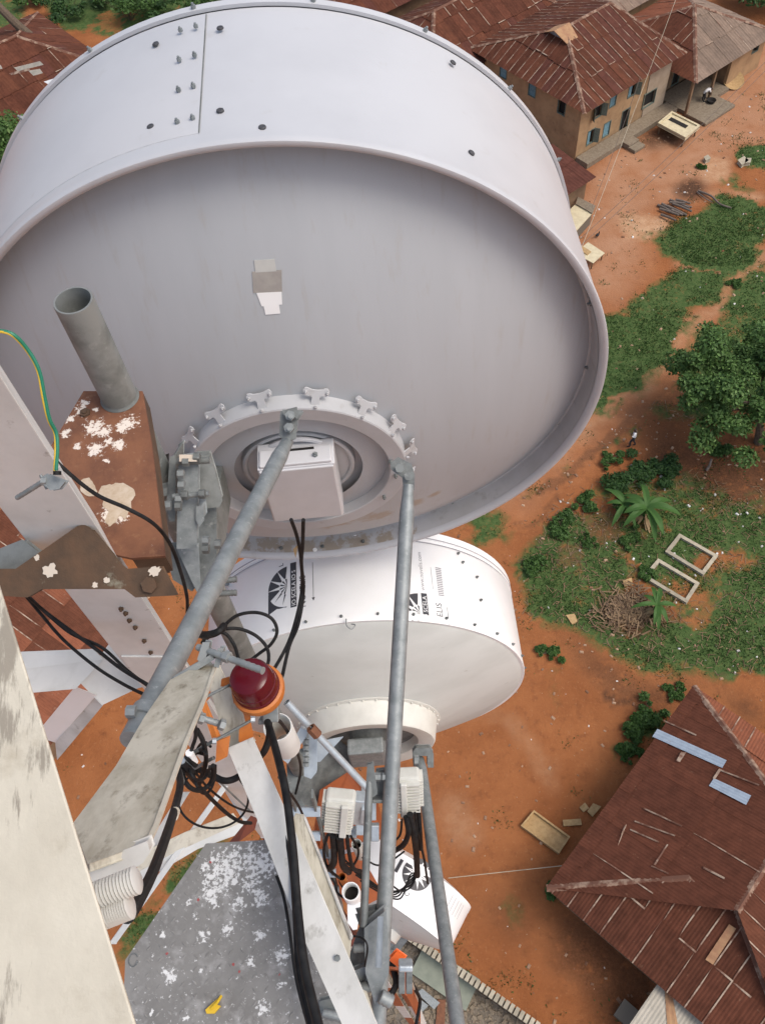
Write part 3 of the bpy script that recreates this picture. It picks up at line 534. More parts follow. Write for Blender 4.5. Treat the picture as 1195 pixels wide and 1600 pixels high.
for q in ([(1064, 1177), (1072, 1178), (1062, 1193), (1056, 1191)], [(1123, 1203), (1127, 1205), (1116, 1221), (1113, 1218)], [(1124, 1204), (1186, 1228), (1185, 1230), (1123, 1206)], [(1037, 1127), (1088, 1150), (1087, 1152), (1036, 1129)], [(1099, 1356), (1132, 1373), (1131, 1376), (1098, 1359)],
          [(1006, 1264), (1066, 1292), (1065, 1294), (1005, 1266)], [(992, 1284), (1055, 1307), (1054, 1309), (991, 1286)], [(985, 1297), (1030, 1317), (1029, 1319), (984, 1299)], [(1042, 1321), (1044, 1322), (1024, 1354), (1021, 1353)], [(1018, 1354), (1045, 1366), (1044, 1368), (1017, 1356)], [(974, 1296), (978, 1290), (979, 1291), (965, 1325)]): patch(rF, q, e0, nP1, M['lap'], .13, name='lap_strip', pitch=.5)
nP2 = nrm(np.cross(e3-e0, Q1-e0)); nP2 = nP2 if nP2[2] > 0 else -nP2; patch(rF, [(1138, 1443), (1149, 1450), (1113, 1506), (1101, 1498)], e0, nP2, M['tansheet'], .13, 'tan primed roof sheet', pitch=.3)
ins = .55; c = [e0+fu*ins+fv*ins, e1-fu*ins+fv*ins, e2-fu*ins-fv*ins, e3+fu*ins-fv*ins]
wall(hF, c[0]+fu*.3, c[1]-fu*.3, 0, 3.15, [(2, 2.9, 1, 2.1, 'shut'), (6, 6.9, 1, 2.1, 'shut')], M['wall_brown'], fv); wall(hF, c[3]-fv*.0, c[0], 0, 3.15, [(3, 3.9, 1, 2.1, 'shut'), (6.5, 7.4, 1, 2.1, 'shut')], M['wall_brown'], fu, name='side_wall'); wall(hF, c[1], c[2], 0, 3.15, [], M['wall_brown'], -fu, name='side_wall'); wall(hF, c[2]-fu*.3, c[3]+fu*.3, 0, 3.15, [], M['wall_brown'], -fv, name='rear_wall')
# pale canopy at the bottom right
can = thing('sheet_canopy', 'pale grey corrugated canopy with a yellowish stripe below the large rusty roof', 'canopy', PZ(1060, 1600, 0)); pc = A(*PZ(1030, 1540, 2.5)); nc = Zv
patch(can, [(1026, 1538), (975, 1612), (1110, 1690), (1155, 1600)], pc, nc, M['greysheet'], 0, name='canopy_sheet', pitch=.16); patch(can, [(1037, 1540), (1042, 1612), (1060, 1612), (1047, 1543)], pc, nc, M['tansheet'], .04, name='stained_strip', pitch=.3)
for q in ((1030, 1546), (985, 1606), (1090, 1660), (1135, 1600)): a = PZ(*q, 2.48); mb = MB(); mb.bar(a*A(1, 1, 0), a, .08, .08, UU); build(mb, 'post', M['wood'], can)
mb = MB(); a = PZ(985, 1590, .5); mb.box(a*A(1, 1, 0)+Zv*.3, fu*.35, fv*.55, Zv*.3); mb.box(a*A(1, 1, 0)+Zv*.63, fu*.4, fv*.6, Zv*.03); build(mb, 'low_table', M['brownboard'], label='small grey brown bench beside the pale canopy', cat='bench')
# rust roof under the tower on the left
hH = thing('tower_side_house', 'red brown sheet roofed house seen below the rusty clamp left of the tower leg', 'house', PZ(60, 1000, 0)); rH = holder('roof', hH, PZ(60, 1000, 3.3)); hu = nrm(PZ(190, 980, 3)-PZ(70, 900, 3)); hu[2] = 0; hu = nrm(hu); hv = A(-hu[1], hu[0], 0)
c0 = PZ(225, 1075, 3.0); cH = [c0, c0-hu*14, c0-hu*14-hv*5+Zv*1.6, c0-hv*5+Zv*1.6]
c1_ = PZ(232, 1000, 3.0)
roof_plane(rH, [PZ(50, 1200, 1.5), PZ(212, 1010, 1.5), PZ(120, 740, 3.6), PZ(-180, 900, 3.6)], M['roofs'][2:3]+M['roofo'], w=.8, l=2.3, pitch=.15, lap=.7)
for p, q, i_ in ((PZ(56, 1186, 1.5), PZ(204, 1020, 1.5), PZ(40, 1000, 0)-PZ(225, 1000, 0)),): wall(hH, p, q, 0, 1.5, [], M['wall_brown'], i_)
# ------------------------------------------------------------------ plants
def leaves(cl, n, size, up=.5, aspect=.5):
    """quads spread near the skins of clumps cl = [(centre, radius)]"""
    cl = [(np.asarray(c), r) for c, r in cl]; wts = np.array([r*r for c, r in cl]); k = RS.choice(len(cl), n, p=wts/wts.sum())
    C = np.array([c for c, r in cl])[k]; R = np.array([r for c, r in cl])[k]; d = RS.normal(size=(n, 3)); d /= np.linalg.norm(d, axis=1)[:, None]; d[:, 2] = np.abs(d[:, 2])*.9-.25*(RS.rand(n))
    P = C+d*(R*(.35+.8*RS.rand(n)**.7))[:, None]*A(1, 1, .8); nn = d*.6+RS.normal(0, .45, (n, 3))+A(0, 0, up); nn /= np.linalg.norm(nn, axis=1)[:, None]
    t = np.cross(nn, RS.normal(size=(n, 3))); t /= np.linalg.norm(t, axis=1)[:, None]; s = np.cross(nn, t); L_ = size*(.6+.8*RS.rand(n))[:, None]
    V = np.stack([P-t*L_, P+s*L_*aspect-nn*L_*.1, P+t*L_-nn*L_*.35, P-s*L_*aspect-nn*L_*.1], 1).reshape(-1, 3); return V, np.arange(n*4).reshape(-1, 4)
def tree(name, label, base, crown, rad, nclump, n, size, m, trunk_r=.18, flat=.75, clump=.30):
    base, crown = np.asarray(base), np.asarray(crown); t = thing(name, label, 'tree', base); cl = []
    for i in range(nclump):
        d = RS.normal(size=3); d /= np.linalg.norm(d); d[2] = abs(d[2])*1.0-.25; r = rad*(.35+.72*RS.rand()**.7); cl.append((crown+d*r*A(1, 1, flat), rad*clump*(.55+.8*RS.rand())))
    V, F = leaves(cl, n, size); mb = MB(); fork = base+(crown-base)*.45+A(.1, .05, 0); mb.tube(smooth_path([base-Zv*.1, base+(fork-base)*.5+A(.06, -.04, 0), fork], 4), [trunk_r*(1.25-.4*i/8) for i in range(9)], 8)
    for c, r in cl[::max(1, nclump//9)]: mid = fork+(c-fork)*.55+A(0, 0, rad*.12); mb.tube(smooth_path([fork, mid, c], 4), [trunk_r*.55*(1-.085*i) for i in range(9)], 5)
    build(mb, 'trunk', M['bark'], t, smooth=True); npmesh('crown', V, F, m, parent=t); return t
def shrub(name, label, px, py, r, h, n, size, m, k=7, group=None):
    b_ = PZ(px, py, 0); t = thing(name, label, 'shrub', b_, group); cl = [(b_+A(*(RS.normal(0, .5, 2)*r), h*(.25+.5*RS.rand())), r*.30*(.5+.9*RS.rand())) for _ in range(k+6)]
    V, F = leaves(cl, n, size); V[:, 2] = np.maximum(V[:, 2], .02); mb = MB()
    for c, rr in cl: mb.tube([b_, (b_+c)/2+Zv*.08, c], [.03, .022, .01], 5)
    build(mb, 'stem', M['bark'], t); npmesh('foliage', V, F, m, parent=t)
tree('broad_tree', 'bushy green broadleaf tree at the right edge above the earth path', PZ(1185, 690, 0), PZ(1178, 606, 3.9), 4.7, 105, 30000, .125, M['leaf'], .24, .8, .14)
tree('edge_tree', 'dark green tree at the left edge beside the rust roofed house', PZ(-22, 300, 0), PZ(-18, 262, 3.2), 4.6, 46, 13000, .17, M['leaf'], .25, .9, .26)
tree('hedge_tree', 'rounded bushy tree at the top right corner behind the roofs', PZ(1205, -12, 0), PZ(1205, -16, 2.0), 3.4, 24, 5000, .2, M['leaf_d'], .2, .8)
bk = [(205, 32, 3.2, 'dark green bush in the middle of the far scrub'), (115, 20, 2.3, 'pale yellow green bush at the left of the far scrub'), (275, 45, 1.7, 'small bush at the lower right of the far scrub'), (320, 10, 2.4, 'dull bush at the top of the far scrub left of the rim'), (160, 5, 2.0, 'bush cut by the top edge above the far scrub'), (430, -5, 2.2, 'far bush peeping over the top rim of the dish'), (60, 8, 1.8, 'bush behind the dead trunk at the top left'), (245, 12, 2.0, 'bush behind the darkest one in the far scrub')]
for i, (px, py, r, l) in enumerate(bk): shrub('bush', l, px, py, r, r*.9, 1500, .17, M['leaf_d'] if i % 3 else M['leaf_b'], group='bushes in the far scrub')
sh = [(965, 765, 1.0, 'wide leafy bush left of the large banana plant'), (1000, 735, .75, 'leafy bush just above the large banana plant and below the walking person'), (1046, 742, .75, 'dark round bush above and right of the large banana plant'), (913, 790, .5, 'small upright bush left of the wide leafy bush'), (877, 820, .55, 'round bush beside the eroded path'), (837, 883, .5, 'small bush near the right rim of the lower white dish'), (950, 722, .4, 'low bush on the weedy strip under the person'), (918, 848, .3, 'tiny bush among dry stalks'), (1005, 895, .35, 'tiny bush above the lower concrete frame'),
      (985, 845, .4, 'low bush below the large banana plant'), (1146, 445, .35, 'weed clump at the end of the thin earth trail'), (1120, 708, .45, 'bright weed clump below the broadleaf tree'), (990, 1145, .55, 'green bush at the wall of the large hipped house'), (1015, 1120, .5, 'upper green bush beside the large hipped house'), (978, 1178, .4, 'lower green bush by the eave of the large hipped house'), (1052, 1082, .35, 'dark weed clump near the roof tip of the large hipped house'), (858, 1020, .35, 'sparse weed clump on bare earth beside the lower white dish'), (868, 1392, .35, 'weed clump under the corner of the large hipped house'), (1092, 262, .25, 'small weed on the rubble patch')]
for px, py, r, l in sh: shrub('shrub', l, px, py, r*1.45, r*.85, int(700+1800*r), .095, M['leaf_b'] if r < .7 else M['leaf_d'], group='shrubs on the waste ground')
def banana(label, px, py, hs, nl, L0, fall):
    b_ = PZ(px, py, 0); t = thing('banana_plant', label, 'banana plant', b_, 'banana plants'); mb = MB(); top = b_+Zv*hs
    mb.tube([b_, b_+Zv*hs*.5, top], [.13, .11, .07], 8); build(mb, 'stem', M['banana'], t, smooth=True)
    for i in range(nl):
        a = 6.283*i/nl*1.0+RS.normal(0, .25); d = A(math.cos(a), math.sin(a), 0); L1 = L0*(.75+.5*RS.rand()); rise = .35+.55*RS.rand(); pts = [top+d*L1*s+Zv*(L1*(rise*s-.85*s*s)) for s in np.linspace(0, 1, 9)]; s_ = np.cross(d, Zv); V = []; F = []
        for k, p in enumerate(pts): f = k/8; w = .19*L0/1.6*math.sin(math.pi*min(1, .08+f*.92))**.6*(1 if f < 1 else .05); w = w*(.9+.2*RS.rand()); V += [p-s_*w+Zv*w*.35, p, p+s_*w+Zv*w*.35]
        for k in range(8): q = 3*k; F += [(q, q+1, q+4, q+3), (q+1, q+2, q+5, q+4)]
        mb = MB(); mb.add(V, F); build(mb, 'leaf', M['banana'], t, smooth=True)
    for i in range(fall):
        a = RS.rand()*6.283; d = A(math.cos(a), math.sin(a), 0); s_ = np.cross(d, Zv)*.08; L1 = .5+.5*RS.rand(); p0 = b_+Zv*hs*(.3+.4*RS.rand()); p1 = b_+d*.45*L1+Zv*.35; p2 = b_+d*L1+Zv*.04
        mb = MB(); mb.add([p0-s_*.3, p0+s_*.3, p1+s_, p1-s_, p2+s_*.4, p2-s_*.4], [(0, 1, 2, 3), (3, 2, 4, 5)]); build(mb, 'dry_leaf', M['dry'], t)
banana('large banana plant with many long leaves among the weeds', 1003, 812, 1.3, 12, 1.75, 10)
banana('shorter banana sucker beside the large banana plant', 972, 800, .8, 8, 1.3, 3)
banana('young banana plant below the lower concrete frame', 1020, 958, 1.0, 8, 1.2, 14)
# dry heap round the young banana
P = np.c_[np.array([PZ(980+RS.normal(0, 22), 955+RS.normal(0, 16), .08) for _ in range(650)])]; n = len(P); a = RS.rand(n)*6.28; d = np.c_[np.cos(a), np.sin(a), RS.normal(0, .3, n)]*(.1+.28*RS.rand(n)[:, None]); s = np.c_[-np.sin(a), np.cos(a), np.zeros(n)]*.03; P[:, 2] += RS.rand(n)*.18
npmesh('dry_heap', np.stack([P-d-s, P-d+s, P+d+s, P+d-s], 1).reshape(-1, 3), np.arange(n*4).reshape(-1, 4), M['straw'], kind='stuff', label='heap of dry brown banana trash left of the young banana plant', cat='debris')

# dead leaning trunk, top left
t = thing('dead_tree', 'dead broken tree trunk leaning at the top left edge', 'tree', PZ(122, 104, 0)); mb = MB()
tr = [PZ(128, 108, .3), PZ(108, 98, 2.0), PZ(80, 82, 3.6), PZ(40, 50, 5.2), PZ(10, 22, 6.5), PZ(-30, -20, 8)]
mb.tube(smooth_path(tr, 6), [.55-.008*i for i in range(31)], 9); build(mb, 'trunk', M['bark'], t, smooth=True); mb = MB()
for i in range(14): a = PZ(92+RS.normal(0, 3)+i*2.2, 84+i*1.4+RS.normal(0, 4), 1.8-i*.09); mb.tube([a, a+A(RS.normal(0, .5), RS.normal(0, .5), .35), a+A(RS.normal(.4, .6), RS.normal(0, .6), -.4)], [.16, .12, .03], 5)
build(mb, 'loose_bark', M['dry'], t)

# ------------------------------------------------------------------ things on the ground
def slabbox(mb, quad, z0, z1):
    b_ = [PZ(*q, z0)*A(1, 1, 0)+Zv*z0 for q in quad]; mb.prism(b_, Zv*(z1-z0))
def ring(label, cat, name, quad, w, h, m, pname):
    P4 = [PZ(*q, 0)*A(1, 1, 0) for q in quad]; t = thing(name, label, cat, sum(P4)/4, 'concrete frames on the waste ground'); c = sum(P4)/4
    for i in range(4):
        a, b_ = P4[i], P4[(i+1) % 4]; d = nrm(b_-a); nn = A(-d[1], d[0], 0); nn = nn if np.dot(nn, c-a) > 0 else -nn; mb = MB(); s = w if i % 2 else 0
        mb.prism([a+d*s, b_-d*s, b_-d*s+nn*w, a+d*s+nn*w], Zv*(h+.012*i)); build(mb, pname, m, t, bev=.015)
ring('upper of two pale concrete rectangular kerb frames in the weeds', 'kerb frame', 'concrete_frame', [(1060, 836), (1120, 870), (1097, 900), (1038, 864)], .17, .16, M['block'], 'kerb')
ring('lower of two pale concrete rectangular kerb frames in the weeds', 'kerb frame', 'concrete_frame', [(1027, 875), (1091, 913), (1071, 944), (1003, 903)], .17, .16, M['block'], 'kerb')
# wooden mixing trough and boards
t = thing('wooden_trough', 'shallow rectangular wooden trough with raised rim lying on orange earth', 'trough', PZ(851, 1300, 0)); q = [PZ(*a, .0) for a in ((833, 1268), (889, 1309), (872, 1335), (813, 1292))]
mb = MB(); mb.prism([p+Zv*.03 for p in q], Zv*.06); build(mb, 'bottom', M['wood_p'], t); c = sum(q)/4
for i in range(4): a, b_ = q[i], q[(i+1) % 4]; mb = MB(); nn = nrm(np.cross(Zv, b_-a)); nn = nn if np.dot(nn, c-a) > 0 else -nn; s = nrm(b_-a)*(.075 if i % 2 else 0); mb.prism([a+s, b_-s, b_-s+nn*.07, a+s+nn*.07], Zv*(.26+.006*i)); build(mb, 'rim_board', M['wood_p'], t, bev=.008)
for quad, l in (([(879, 1282), (906, 1280), (908, 1289), (880, 1291)], 'loose wooden board lying beside the trough'), ([(905, 1262), (913, 1255), (919, 1263), (911, 1269)], 'small square wooden block near the eave of the large house'), ([(917, 1268), (926, 1256), (938, 1261), (925, 1276)], 'larger square board leaning by the eave of the large house'), ([(884, 962), (897, 960), (901, 972), (893, 976)], 'tan cardboard scrap in the weeds right of the lower dish'), ([(972, 908), (986, 904), (987, 914), (975, 917)], 'beige board scrap between the banana plants')):
    mb = MB(); slabbox(mb, quad, .02, .10); build(mb, 'board', M['wood_p'], label=l, cat='board', bev=.01)
# cream tray table by the road
t = thing('cream_table', 'cream rectangular table with raised rim and dark slot by the road', 'table', PZ(1060, 215, 0)); q = [PZ(*a, .9) for a in ((1049, 175), (1093, 197), (1070, 216), (1027, 193))]; c = sum(q)/4
mb = MB(); mb.prism([p-Zv*.12 for p in q], Zv*.08); build(mb, 'table_top', M['creambox'], t)
for i in range(4): a, b_ = q[i], q[(i+1) % 4]; mb = MB(); nn = nrm(np.cross(Zv, b_-a)); nn = nn if np.dot(nn, c-a) > 0 else -nn; s = nrm(b_-a)*(.15 if i % 2 else 0); mb.prism([a+s-Zv*.2, b_-s-Zv*.2, b_-s+nn*.15-Zv*.2, a+s+nn*.15-Zv*.2], Zv*(.28+.005*i)); build(mb, 'rim_board', M['creambox'], t, bev=.01)
ex, ey = nrm(q[1]-q[0]), nrm(q[3]-q[0]); mb = MB(); mb.box(c-ey*.25-ex*.2-Zv*.025, ex*.85, ey*.22, Zv*.01); build(mb, 'dark_slot', M['dark'], t)
mb = MB(); mb.box(c-Zv*.3, ex*1.1, ey*.7, Zv*.12); build(mb, 'under_box', M['brownboard'], t)
for i in range(4): mb = MB(); p = c+(q[i]-c)*.86; mb.bar(p*A(1, 1, 0), p-Zv*.13, .1, .1, ex); build(mb, 'leg', M['wood'], t)
# cream boxes beside the dish rim
t = thing('cream_crate', 'large cream topped stall crate half hidden by the dish rim', 'crate', PZ(905, 345, 0)); q = [PZ(*a, 1.0) for a in ((901, 318), (926, 333), (898, 364), (872, 345))]; mb = MB(); mb.prism([p+Zv*.02 for p in q], Zv*.06); build(mb, 'lid', M['creambox'], t)
c = sum(q)/4; mb = MB(); mb.prism([c+(p-c)*.93-Zv*.98 for p in q], Zv*.97); build(mb, 'body', M['brownboard'], t); q2 = [PZ(*a, 1.15) for a in ((902, 308), (930, 322), (925, 334), (899, 319))]; mb = MB(); mb.prism(q2, Zv*.04); build(mb, 'flap', M['concrete'], t)
t = thing('cream_stall_table', 'low cream stall table below the large cream crate', 'table', PZ(925, 405, 0)); q = [PZ(*a, .6) for a in ((918, 379), (944, 396), (926, 412), (898, 396))]; mb = MB(); mb.prism(q, Zv*.05); build(mb, 'table_top', M['creambox'], t); c = sum(q)/4
for i in range(4): mb = MB(); p = c+(q[i]-c)*.85; mb.bar(p*A(1, 1, 0), p, .07, .07, UU); build(mb, 'leg', M['wood'], t)
mb = MB(); q = [PZ(*a, .66) for a in ((906, 383), (923, 394), (917, 399), (900, 389))]; mb.prism(q, Zv*.06); build(mb, 'board', M['wood_p'], label='narrow tan board lying on the low cream stall table', cat='board')
# logs
lg = [((1027, 320), (1048, 330)), ((1030, 326), (1060, 336)), ((1033, 318), (1062, 334)), ((1046, 312), (1076, 325)), ((1050, 318), (1080, 330)), ((1042, 322), (1072, 336)), ((1055, 312), (1078, 318)), ((1032, 335), (1055, 344)), ((1048, 328), (1066, 336)), ((1060, 320), (1080, 324)), ((1045, 316), (1070, 318))]
for i, (a, b_) in enumerate(lg): mb = MB(); p, q = PZ(*a, .1+.09*(i % 3)), PZ(*b_, .1+.09*((i+1) % 3)); mb.tube([p, (p+q)/2+A(0, 0, .03), q], [.10, .095, .08], 7); build(mb, 'log', M['log'], smooth=True, label='rough grey log in the loose firewood pile beside the ash patch', cat='log', group='firewood logs')
mb = MB(); mb.tube(smooth_path([PZ(1090, 298, .1), PZ(1110, 306, .2), PZ(1123, 318, .15), PZ(1142, 325, .1)], 5), [.09-.002*i for i in range(16)], 7); build(mb, 'branch', M['log'], smooth=True, label='long crooked bare branch lying on the grass right of the firewood pile', cat='branch')
mb = MB(); mb.tube(smooth_path([PZ(1088, 300, .1), PZ(1103, 311, .15), PZ(1112, 316, .1)], 5), [.06-.003*i for i in range(11)], 6); build(mb, 'branch', M['log'], smooth=True, label='short bare branch under the long crooked branch', cat='branch')
mb = MB(); mb.tube([PZ(1103, 735, .05), PZ(1108, 727, .3), PZ(1111, 717, .6)], [.09, .08, .06], 7); build(mb, 'stump', M['log'], smooth=True, label='pale grey stump leaning on dark earth below the broadleaf tree', cat='stump')
for q, l in (([(1151, 255), (1160, 249), (1167, 255), (1157, 262)], 'pale broken block on the grass strip by the road'), ([(1163, 252), (1171, 252), (1170, 258), (1162, 259)], 'smaller broken block next to the pale one on the grass strip'), ([(1098, 250), (1104, 247), (1108, 252), (1101, 255)], 'small block at the edge of the rubble patch')):
    mb = MB(); slabbox(mb, q, 0, .28); build(mb, 'rubble_block', M['block'], label=l, cat='block', bev=.03)
mb = MB(); mb.lathe(PZ(1110, 160, .24), Zv, [(0, 0), (0, .25), (.2, .38), (.24, .38), (.2, .34), (.05, .2), (.05, 0)], 18); build(mb, 'basin', M['dark'], smooth=True, label='round dark basin on the concrete slab by the veranda', cat='basin')
mb = MB(); mb.lathe(PZ(1143, 127, .25), nrm(A(.1, -.5, 1)), [(0, 0), (.05, .5), (.25, .95), (.27, .95), (.08, .48), (.04, 0)], 24); build(mb, 'basket_tray', M['wood_p'], smooth=True, label='large round tan tray leaning at the veranda edge', cat='tray')
# ------------------------------------------------------------------ people
def person(label, base, yaw, J, dressed, scale=1):
    nm = ['pelvis', 'waist', 'chest', 'neck', 'head', 'crown', 'lsh', 'lel', 'lwr', 'lha', 'rsh', 'rel', 'rwr', 'rha', 'lhip', 'lkn', 'lan', 'lto', 'rhip', 'rkn', 'ran', 'rto']
    E_ = [(0, 1), (1, 2), (2, 3), (3, 4), (4, 5), (2, 6), (6, 7), (7, 8), (8, 9), (2, 10), (10, 11), (11, 12), (12, 13), (0, 14), (14, 15), (15, 16), (16, 17), (0, 18), (18, 19), (19, 20), (20, 21)]
    R_ = [.13, .13, .14, .055, .095, .085, .065, .048, .034, .038, .065, .048, .034, .038, .095, .065, .045, .04, .095, .065, .045, .04]
    me = bpy.data.meshes.new('person'); me.from_pydata([J[n] for n in nm], E_, []); o = bpy.data.objects.new('tmp', me); COL.objects.link(o)
    md_ = o.modifiers.new('skin', 'SKIN'); 
    if not me.skin_vertices: me.attributes.new
    sv = me.skin_vertices[0].data if me.skin_vertices else None
    if sv:
        for i, r in enumerate(R_): sv[i].radius = (r, r); sv[i].use_root = (i == 0)
    o.modifiers.new('sub', 'SUBSURF').levels = 1
    dg = bpy.context.evaluated_depsgraph_get(); m2 = bpy.data.meshes.new_from_object(o.evaluated_get(dg)); bpy.data.objects.remove(o)
    m2.name = 'person'; m2.materials.clear(); [m2.materials.append(M[k]) for k in ('skin', 'shirt', 'trouser')]
    co = np.zeros(len(m2.vertices)*3); m2.vertices.foreach_get('co', co); co = co.reshape(-1, 3); Jn = np.array([J[n] for n in nm]); reg = np.array(dressed)
    for p in m2.polygons: c = np.array(p.center); p.material_index = int(reg[np.argmin(((Jn-c)**2).sum(1))]); p.use_smooth = True
    ob = bpy.data.objects.new('person', m2); COL.objects.link(ob); ob.rotation_euler = (0, 0, yaw); ob.scale = (scale,)*3; return _fin(ob, base, None, label, 'person', None, None)
S_ = [2, 1, 1, 0, 0, 0, 1, 1, 0, 0, 1, 1, 0, 0, 2, 2, 2, 0, 2, 2, 2, 0]
JW = dict(pelvis=(0, 0, .92), waist=(0, .01, 1.08), chest=(0, .03, 1.30), neck=(0, .04, 1.47), head=(0, .06, 1.58), crown=(0, .05, 1.68), lsh=(-.18, .02, 1.40), lel=(-.30, .08, 1.22), lwr=(-.24, .24, 1.38), lha=(-.2, .27, 1.45), rsh=(.18, .02, 1.40), rel=(.25, -.03, 1.14), rwr=(.22, .14, .98), rha=(.21, .19, .93), lhip=(-.09, 0, .88), lkn=(-.1, .16, .5), lan=(-.1, .1, .09), lto=(-.11, .28, .05), rhip=(.09, 0, .88), rkn=(.1, -.02, .48), ran=(.1, -.22, .10), rto=(.1, -.06, .05))
person('person in white shirt and dark trousers walking on the weedy ground', PZ(986, 697, 0), math.radians(70), JW, S_)
JB = dict(pelvis=(0, -.25, .80), waist=(0, -.12, .93), chest=(0, .14, 1.02), neck=(0, .30, 1.03), head=(0, .40, 1.0), crown=(0, .50, .97), lsh=(-.18, .14, 1.0), lel=(-.22, .24, .74), lwr=(-.15, .36, .52), lha=(-.13, .40, .45), rsh=(.18, .14, 1.0), rel=(.22, .24, .74), rwr=(.15, .36, .52), rha=(.13, .40, .45), lhip=(-.09, -.24, .77), lkn=(-.11, -.14, .44), lan=(-.11, -.2, .09), lto=(-.12, 0, .05), rhip=(.09, -.24, .77), rkn=(.11, -.14, .44), ran=(.11, -.2, .09), rto=(.12, 0, .05))
person('person bending over the dark basin under the veranda edge', PZ(1100, 158, .24), math.radians(-75), JB, [1, 1, 1, 0, 0, 0, 1, 0, 0, 0, 1, 0, 0, 0, 2, 2, 2, 0, 2, 2, 2, 0])
# small dark hen
t = MB(); p = PZ(933, 367, .18); t.lathe(p-UU*.17, UU, [(0, .0), (.05, .08), (.16, .12), (.28, .08), (.33, 0)], 10); t.lathe(p+UU*.14+Zv*.12, Zv, [(-.1, .05), (.02, .045), (.1, .04), (.13, 0)], 8); t.prism([p-UU*.15-VV*.03, p-UU*.15+VV*.03, p-UU*.3+VV*.05+Zv*.16, p-UU*.3-VV*.05+Zv*.16], Zv*.03)
for s in (-1, 1): t.tube([p+VV*.04*s-Zv*.06, p+VV*.04*s-Zv*.18], .012, 5)
build(t, 'hen', M['trouser'], smooth=True, label='small dark hen on the earth road right of the cream crate', cat='hen')
# overhead wires and guy rope
for i, (a, b_, h1, h2) in enumerate((((1062, -20), (905, 395), 6.5, 6), ((1000, 120), (924, 325), 5, 1.6), ((1260, 30), (885, 392), 6, 5), ((1266, 38), (893, 396), 6, 5.0))):
    p, q = PZ(*a, h1), PZ(*b_, h2); mb = MB(); mb.tube([p+(q-p)*t_-Zv*1.1*4*t_*(1-t_)*.4 for t_ in np.linspace(0, 1, 14)], .018, 5)
    build(mb, 'overhead_wire', M['log'] if i else M['block'], label=['pale thin overhead wire running from beyond the roofs to the cream crate', 'thin service wire running down the tan house front to the cream crate', 'upper of the two parallel thin wires across the earth road', 'lower of the two parallel thin wires across the earth road'][i], cat='wire')
mb = MB(); mb.tube([PZ(700, 1372, .6), PZ(800, 1361, .7), PZ(885, 1352, 1.5)], .018, 5); build(mb, 'guy_rope', M['block'], label='pale thin rope stretched from the tower compound to the corner of the large house', cat='rope')

# ------------------------------------------------------------------ tower compound: wall, slab, gravel
W0, W1 = PZ(600, 1440, 0), PZ(885, 1640, 0); wd_ = nrm(W1-W0); wn = A(-wd_[1], wd_[0], 0); Lw = np.linalg.norm(W1-W0); fn = thing('block_wall', 'pale block wall with toothed coping round the foot of the tower', 'wall', (W0+W1)/2)
nb = int(Lw/.23)
for k in range(nb):
    for j in range(1):
        mb = MB(); c = W0+wd_*(k+.5)*Lw/nb+Zv*1.15; mb.box(c, wd_*Lw/nb*.36, wn*.17, Zv*(.11+.015*RS.rand())); build(mb, 'coping_block', M['block'], fn)
mb = MB(); mb.box((W0+W1)/2+Zv*.52, wd_*Lw/2, wn*.11, Zv*.52); build(mb, 'wall_panel', M['concrete'], fn)
mb = MB(); iw = -wn if np.dot(-wn, PZ(700, 1600, 0)-W0) > 0 else wn; mb.prism([W0+iw*.13+Zv*.03, W1+iw*.13+Zv*.03, W1+iw*9+Zv*.03, W0+iw*9+Zv*.03], Zv*.02)
M['gravel'] = mat('gravel', (.20, .165, .125), .95, c2=(.12, .10, .075), scale=5, lo=.42, hi=.58, c3=(.33, .29, .23), s3=14, lo3=.6, hi3=.7, bump=.8, bscale=18); build(mb, 'compound_gravel', M['gravel'], kind='structure', label='grey brown gravel inside the tower compound', cat='gravel')
n = 2600; P = np.array([W0+wd_*Lw*RS.rand()+iw*(.2+5*RS.rand())+Zv*.05 for _ in range(n)]); V, F = bits(P, .05, 0); npmesh('gravel_stones', V, F, M['concrete'], kind='stuff', label='loose gravel stones inside the tower compound', cat='gravel')
t = MB(); slabbox(t, [(664, 1478), (748, 1532), (727, 1578), (643, 1520)], .06, .35); build(t, 'equipment_slab', M['greenslab'], kind='structure', label='green grey rectangular equipment slab beside the block wall', cat='slab', bev=.03)
mb = MB(); slabbox(mb, [(722, 1517), (736, 1526), (734, 1532), (719, 1523)], .36, .55); build(mb, 'cable_box', M['black_hole'], label='small dark box on the green grey slab', cat='box', bev=.02)
for k, (q, l) in enumerate((([(632, 1556), (640, 1550), (668, 1572), (660, 1580)], 'left of two grey concrete plinths beside the orange tower member'), ([(652, 1552), (660, 1547), (686, 1568), (678, 1577)], 'right of two grey concrete plinths beside the orange tower member'))): mb = MB(); slabbox(mb, q, .06, .5); build(mb, 'plinth', M['galv'], label=l, cat='plinth', bev=.02)
mb = MB(); slabbox(mb, [(684, 1562), (696, 1562), (694, 1610), (680, 1605)], .06, .2); build(mb, 'brick_kerb', M['rust'], label='short reddish brick kerb under the thin strut', cat='kerb')
